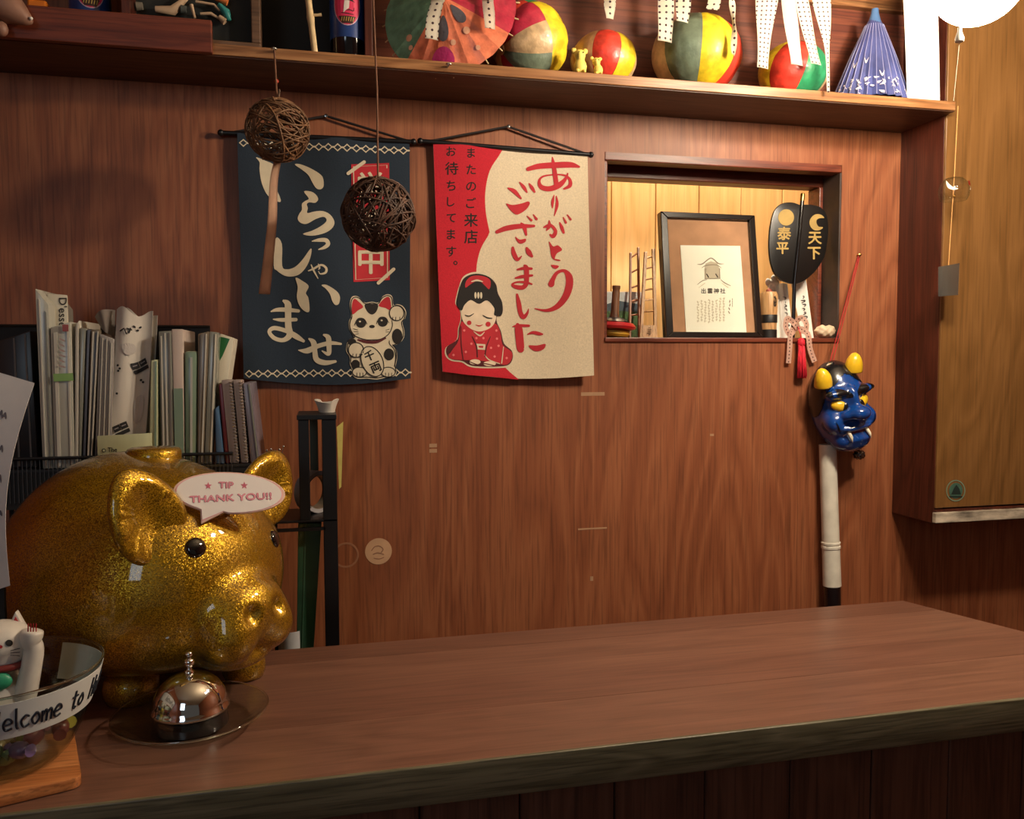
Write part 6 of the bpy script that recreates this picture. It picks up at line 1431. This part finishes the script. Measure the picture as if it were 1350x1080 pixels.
# white lucky cat standing in the bowl
cb = bo+V((-0.016, 0.014, 0.0)); CW = mat('cat_white_glaze', (216, 208, 196), 0.3, coat=0.3)
ctz = bo.z+0.034
ct_ = thing('lucky_cat_figure', (cb.x, cb.y, ctz), 'white lucky cat figurine with red ears standing in the glass bowl', 'figurine')
hz = aY(2, 846, cb.y).z; hx = aY(4, 846, cb.y).x
hc = np.array([hx, cb.y-0.004, hz])
def sd_cat(P_):
    a = sd_ell(P_, (hx-0.004, cb.y, ctz+0.026), (0.032, 0.028, 0.034)); a = smin(a, sd_ell(P_, hc, (0.031, 0.026, 0.024)), 0.012)
    a = np.maximum(a, ctz-P_[:, 2]); return a
obj('body', star((hx-0.002, cb.y, ctz+0.045), sd_cat, 72, 56, rmax=0.12), CW, ct_, 180)
obj('raised_arm', tube(crom([V((hx+0.020, cb.y-0.012, ctz+0.020)), V((hx+0.033, cb.y-0.014, hz-0.012)), aY(41, 845, cb.y-0.016), aY(43, 830, cb.y-0.016)], 5), [0.011, 0.011, 0.011, 0.0105, 0.010, 0.0098, 0.0096, 0.0095, 0.0095, 0.0098, 0.0103, 0.0108, 0.011, 0.011, 0.0105, 0.006], 14), CW, ct_, 180)
for (x0, y0), (x1, y1), (x2, y2) in (((8, 831), (20, 806), (33, 829)), ((-30, 832), (-22, 808), (-8, 830))):
    o = obj('ear', prism([aY(x0, y0, cb.y), aY(x1, y1, cb.y), aY(x2, y2, cb.y)], (0, 0.010, 0), 0.002), CW, ct_, 40)
    g_ = V(((x0+x1+x2)/3, (y0+y1+y2)/3, 0)); sh_ = lambda x, y: aY(g_.x+(x-g_.x)*0.62, g_.y+(y-g_.y)*0.62+1.5, cb.y-0.0012)
    obj('inner_ear', prism([sh_(x0, y0), sh_(x1, y1), sh_(x2, y2)], (0, 0.002, 0)), mat('cat_red', (176, 40, 44), 0.4), o)
cbv = BVHTree.FromPolygons(*(lambda d_: ([V(v) for v in d_[0]], d_[1]))(star((hx-0.002, cb.y, ctz+0.045), sd_cat, 72, 56, rmax=0.12)))
def onc(px, py, l=0.0):
    h_ = cbv.ray_cast(CAM, ray(px, py).normalized())[0]; h_ = h_ if h_ else aY(px, py, cb.y-0.02); return h_+(CAM-h_).normalized()*(0.0006+l)
P = Print(lambda x, y, l: onc(x, y, l), maxlen=4)
P.ell(12, 848, 5, 4.5, INK, 1, 14); P.ell(-15, 848, 5, 4.5, INK, 1, 14); P.ell(0, 853, 3.5, 2.5, mat('cat_red', (176, 40, 44), 0.4), 1, 10)
for d_ in (0, 1, 2): P.stroke([(14, 858+d_*3), (26, 855+d_*5)], INK, 1, 0.9, 0)
P.build('painted_face', ct_)
obj('collar', tube([V((hx-0.002+0.0275*math.cos(a), cb.y+0.0245*math.sin(a), hz-0.022)) for a in np.linspace(0, 2*PI, 25)[:-1]], 0.004, 8, True), mat('cat_collar', (120, 44, 40), 0.4), ct_, 80)
obj('bib', ellipsoid((hx-0.004, cb.y-0.024, hz-0.034), (0.020, 0.007, 0.011), 18, 12), mat('cat_green_bib', (52, 150, 110), 0.4), ct_, 180)
P2 = [tube([aY(37+d_*3.5, 822, cb.y-0.0275), aY(37+d_*3.5, 833, cb.y-0.028)], 0.0006, 5) for d_ in range(4)]
obj('paw_stripes', join(*P2), mat('cat_red', (176, 40, 44), 0.4), ct_)

# ================================================================== handwritten sheet in a black stand at the far left
YS = -0.546
S4 = [aY(-60, 474, YS), aY(48, 505, YS), aY(16, 770, YS), aY(-70, 800, YS)]
ms = thing('menu_stand', (S4[3].x+0.03, YS, CZ), 'black stand holding the handwritten sheet at the left edge', 'stand')
zc_ = aY(0, 775, YS).z
obj('foot', box(S4[3].x, aY(14, 800, YS).x, YS-0.03, YS+0.03, CZ+0.0005, CZ+0.012, 0.002), BLACKM, ms, 40)
obj('upright', box(S4[3].x+0.01, aY(3, 760, YS).x, YS+0.004, YS+0.010, CZ+0.012, zc_+0.02, 0.001), BLACKM, ms)
def sfn(u, v):
    p_ = crom([(0, 0), (0.5, 0.012), (1, 0)], 1)[0]
    q_ = S4[0].lerp(S4[1], u).lerp(S4[3].lerp(S4[2], u), v); q_.x += -0.010*math.sin(PI*v)*u; q_.y += -0.014*math.sin(PI*v)-0.006*u*u; return q_
sho = obj('handwritten_sheet', sheet(12, 24, sfn, 0.0007), mat('sheet_white', (226, 222, 218), 0.75, var=0.02), None, 60, 'curved white sheet with faint handwriting at the left edge', 'paper')
P = Print(lambda u, v, l: sfn(u, v)+V((0, -0.0014-l, 0)), maxlen=0.3)
PEN = mat('pencil_grey', (112, 108, 116), 0.8)
for v_, wd in ((0.18, 0.12), (0.33, 0.2), (0.37, 0.1), (0.47, 0.26), (0.56, 0.16), (0.63, 0.28), (0.72, 0.15), (0.80, 0.2)):
    u0 = 0.62; x = u0
    while x < u0+wd: P.stroke([(x, v_, 0.016), (x+0.02, v_-0.012+random.uniform(-.006, .006), 0.022), (x+0.045, v_+0.004, 0.016)], PEN, 1); x += 0.055
P.build('handwriting', sho)
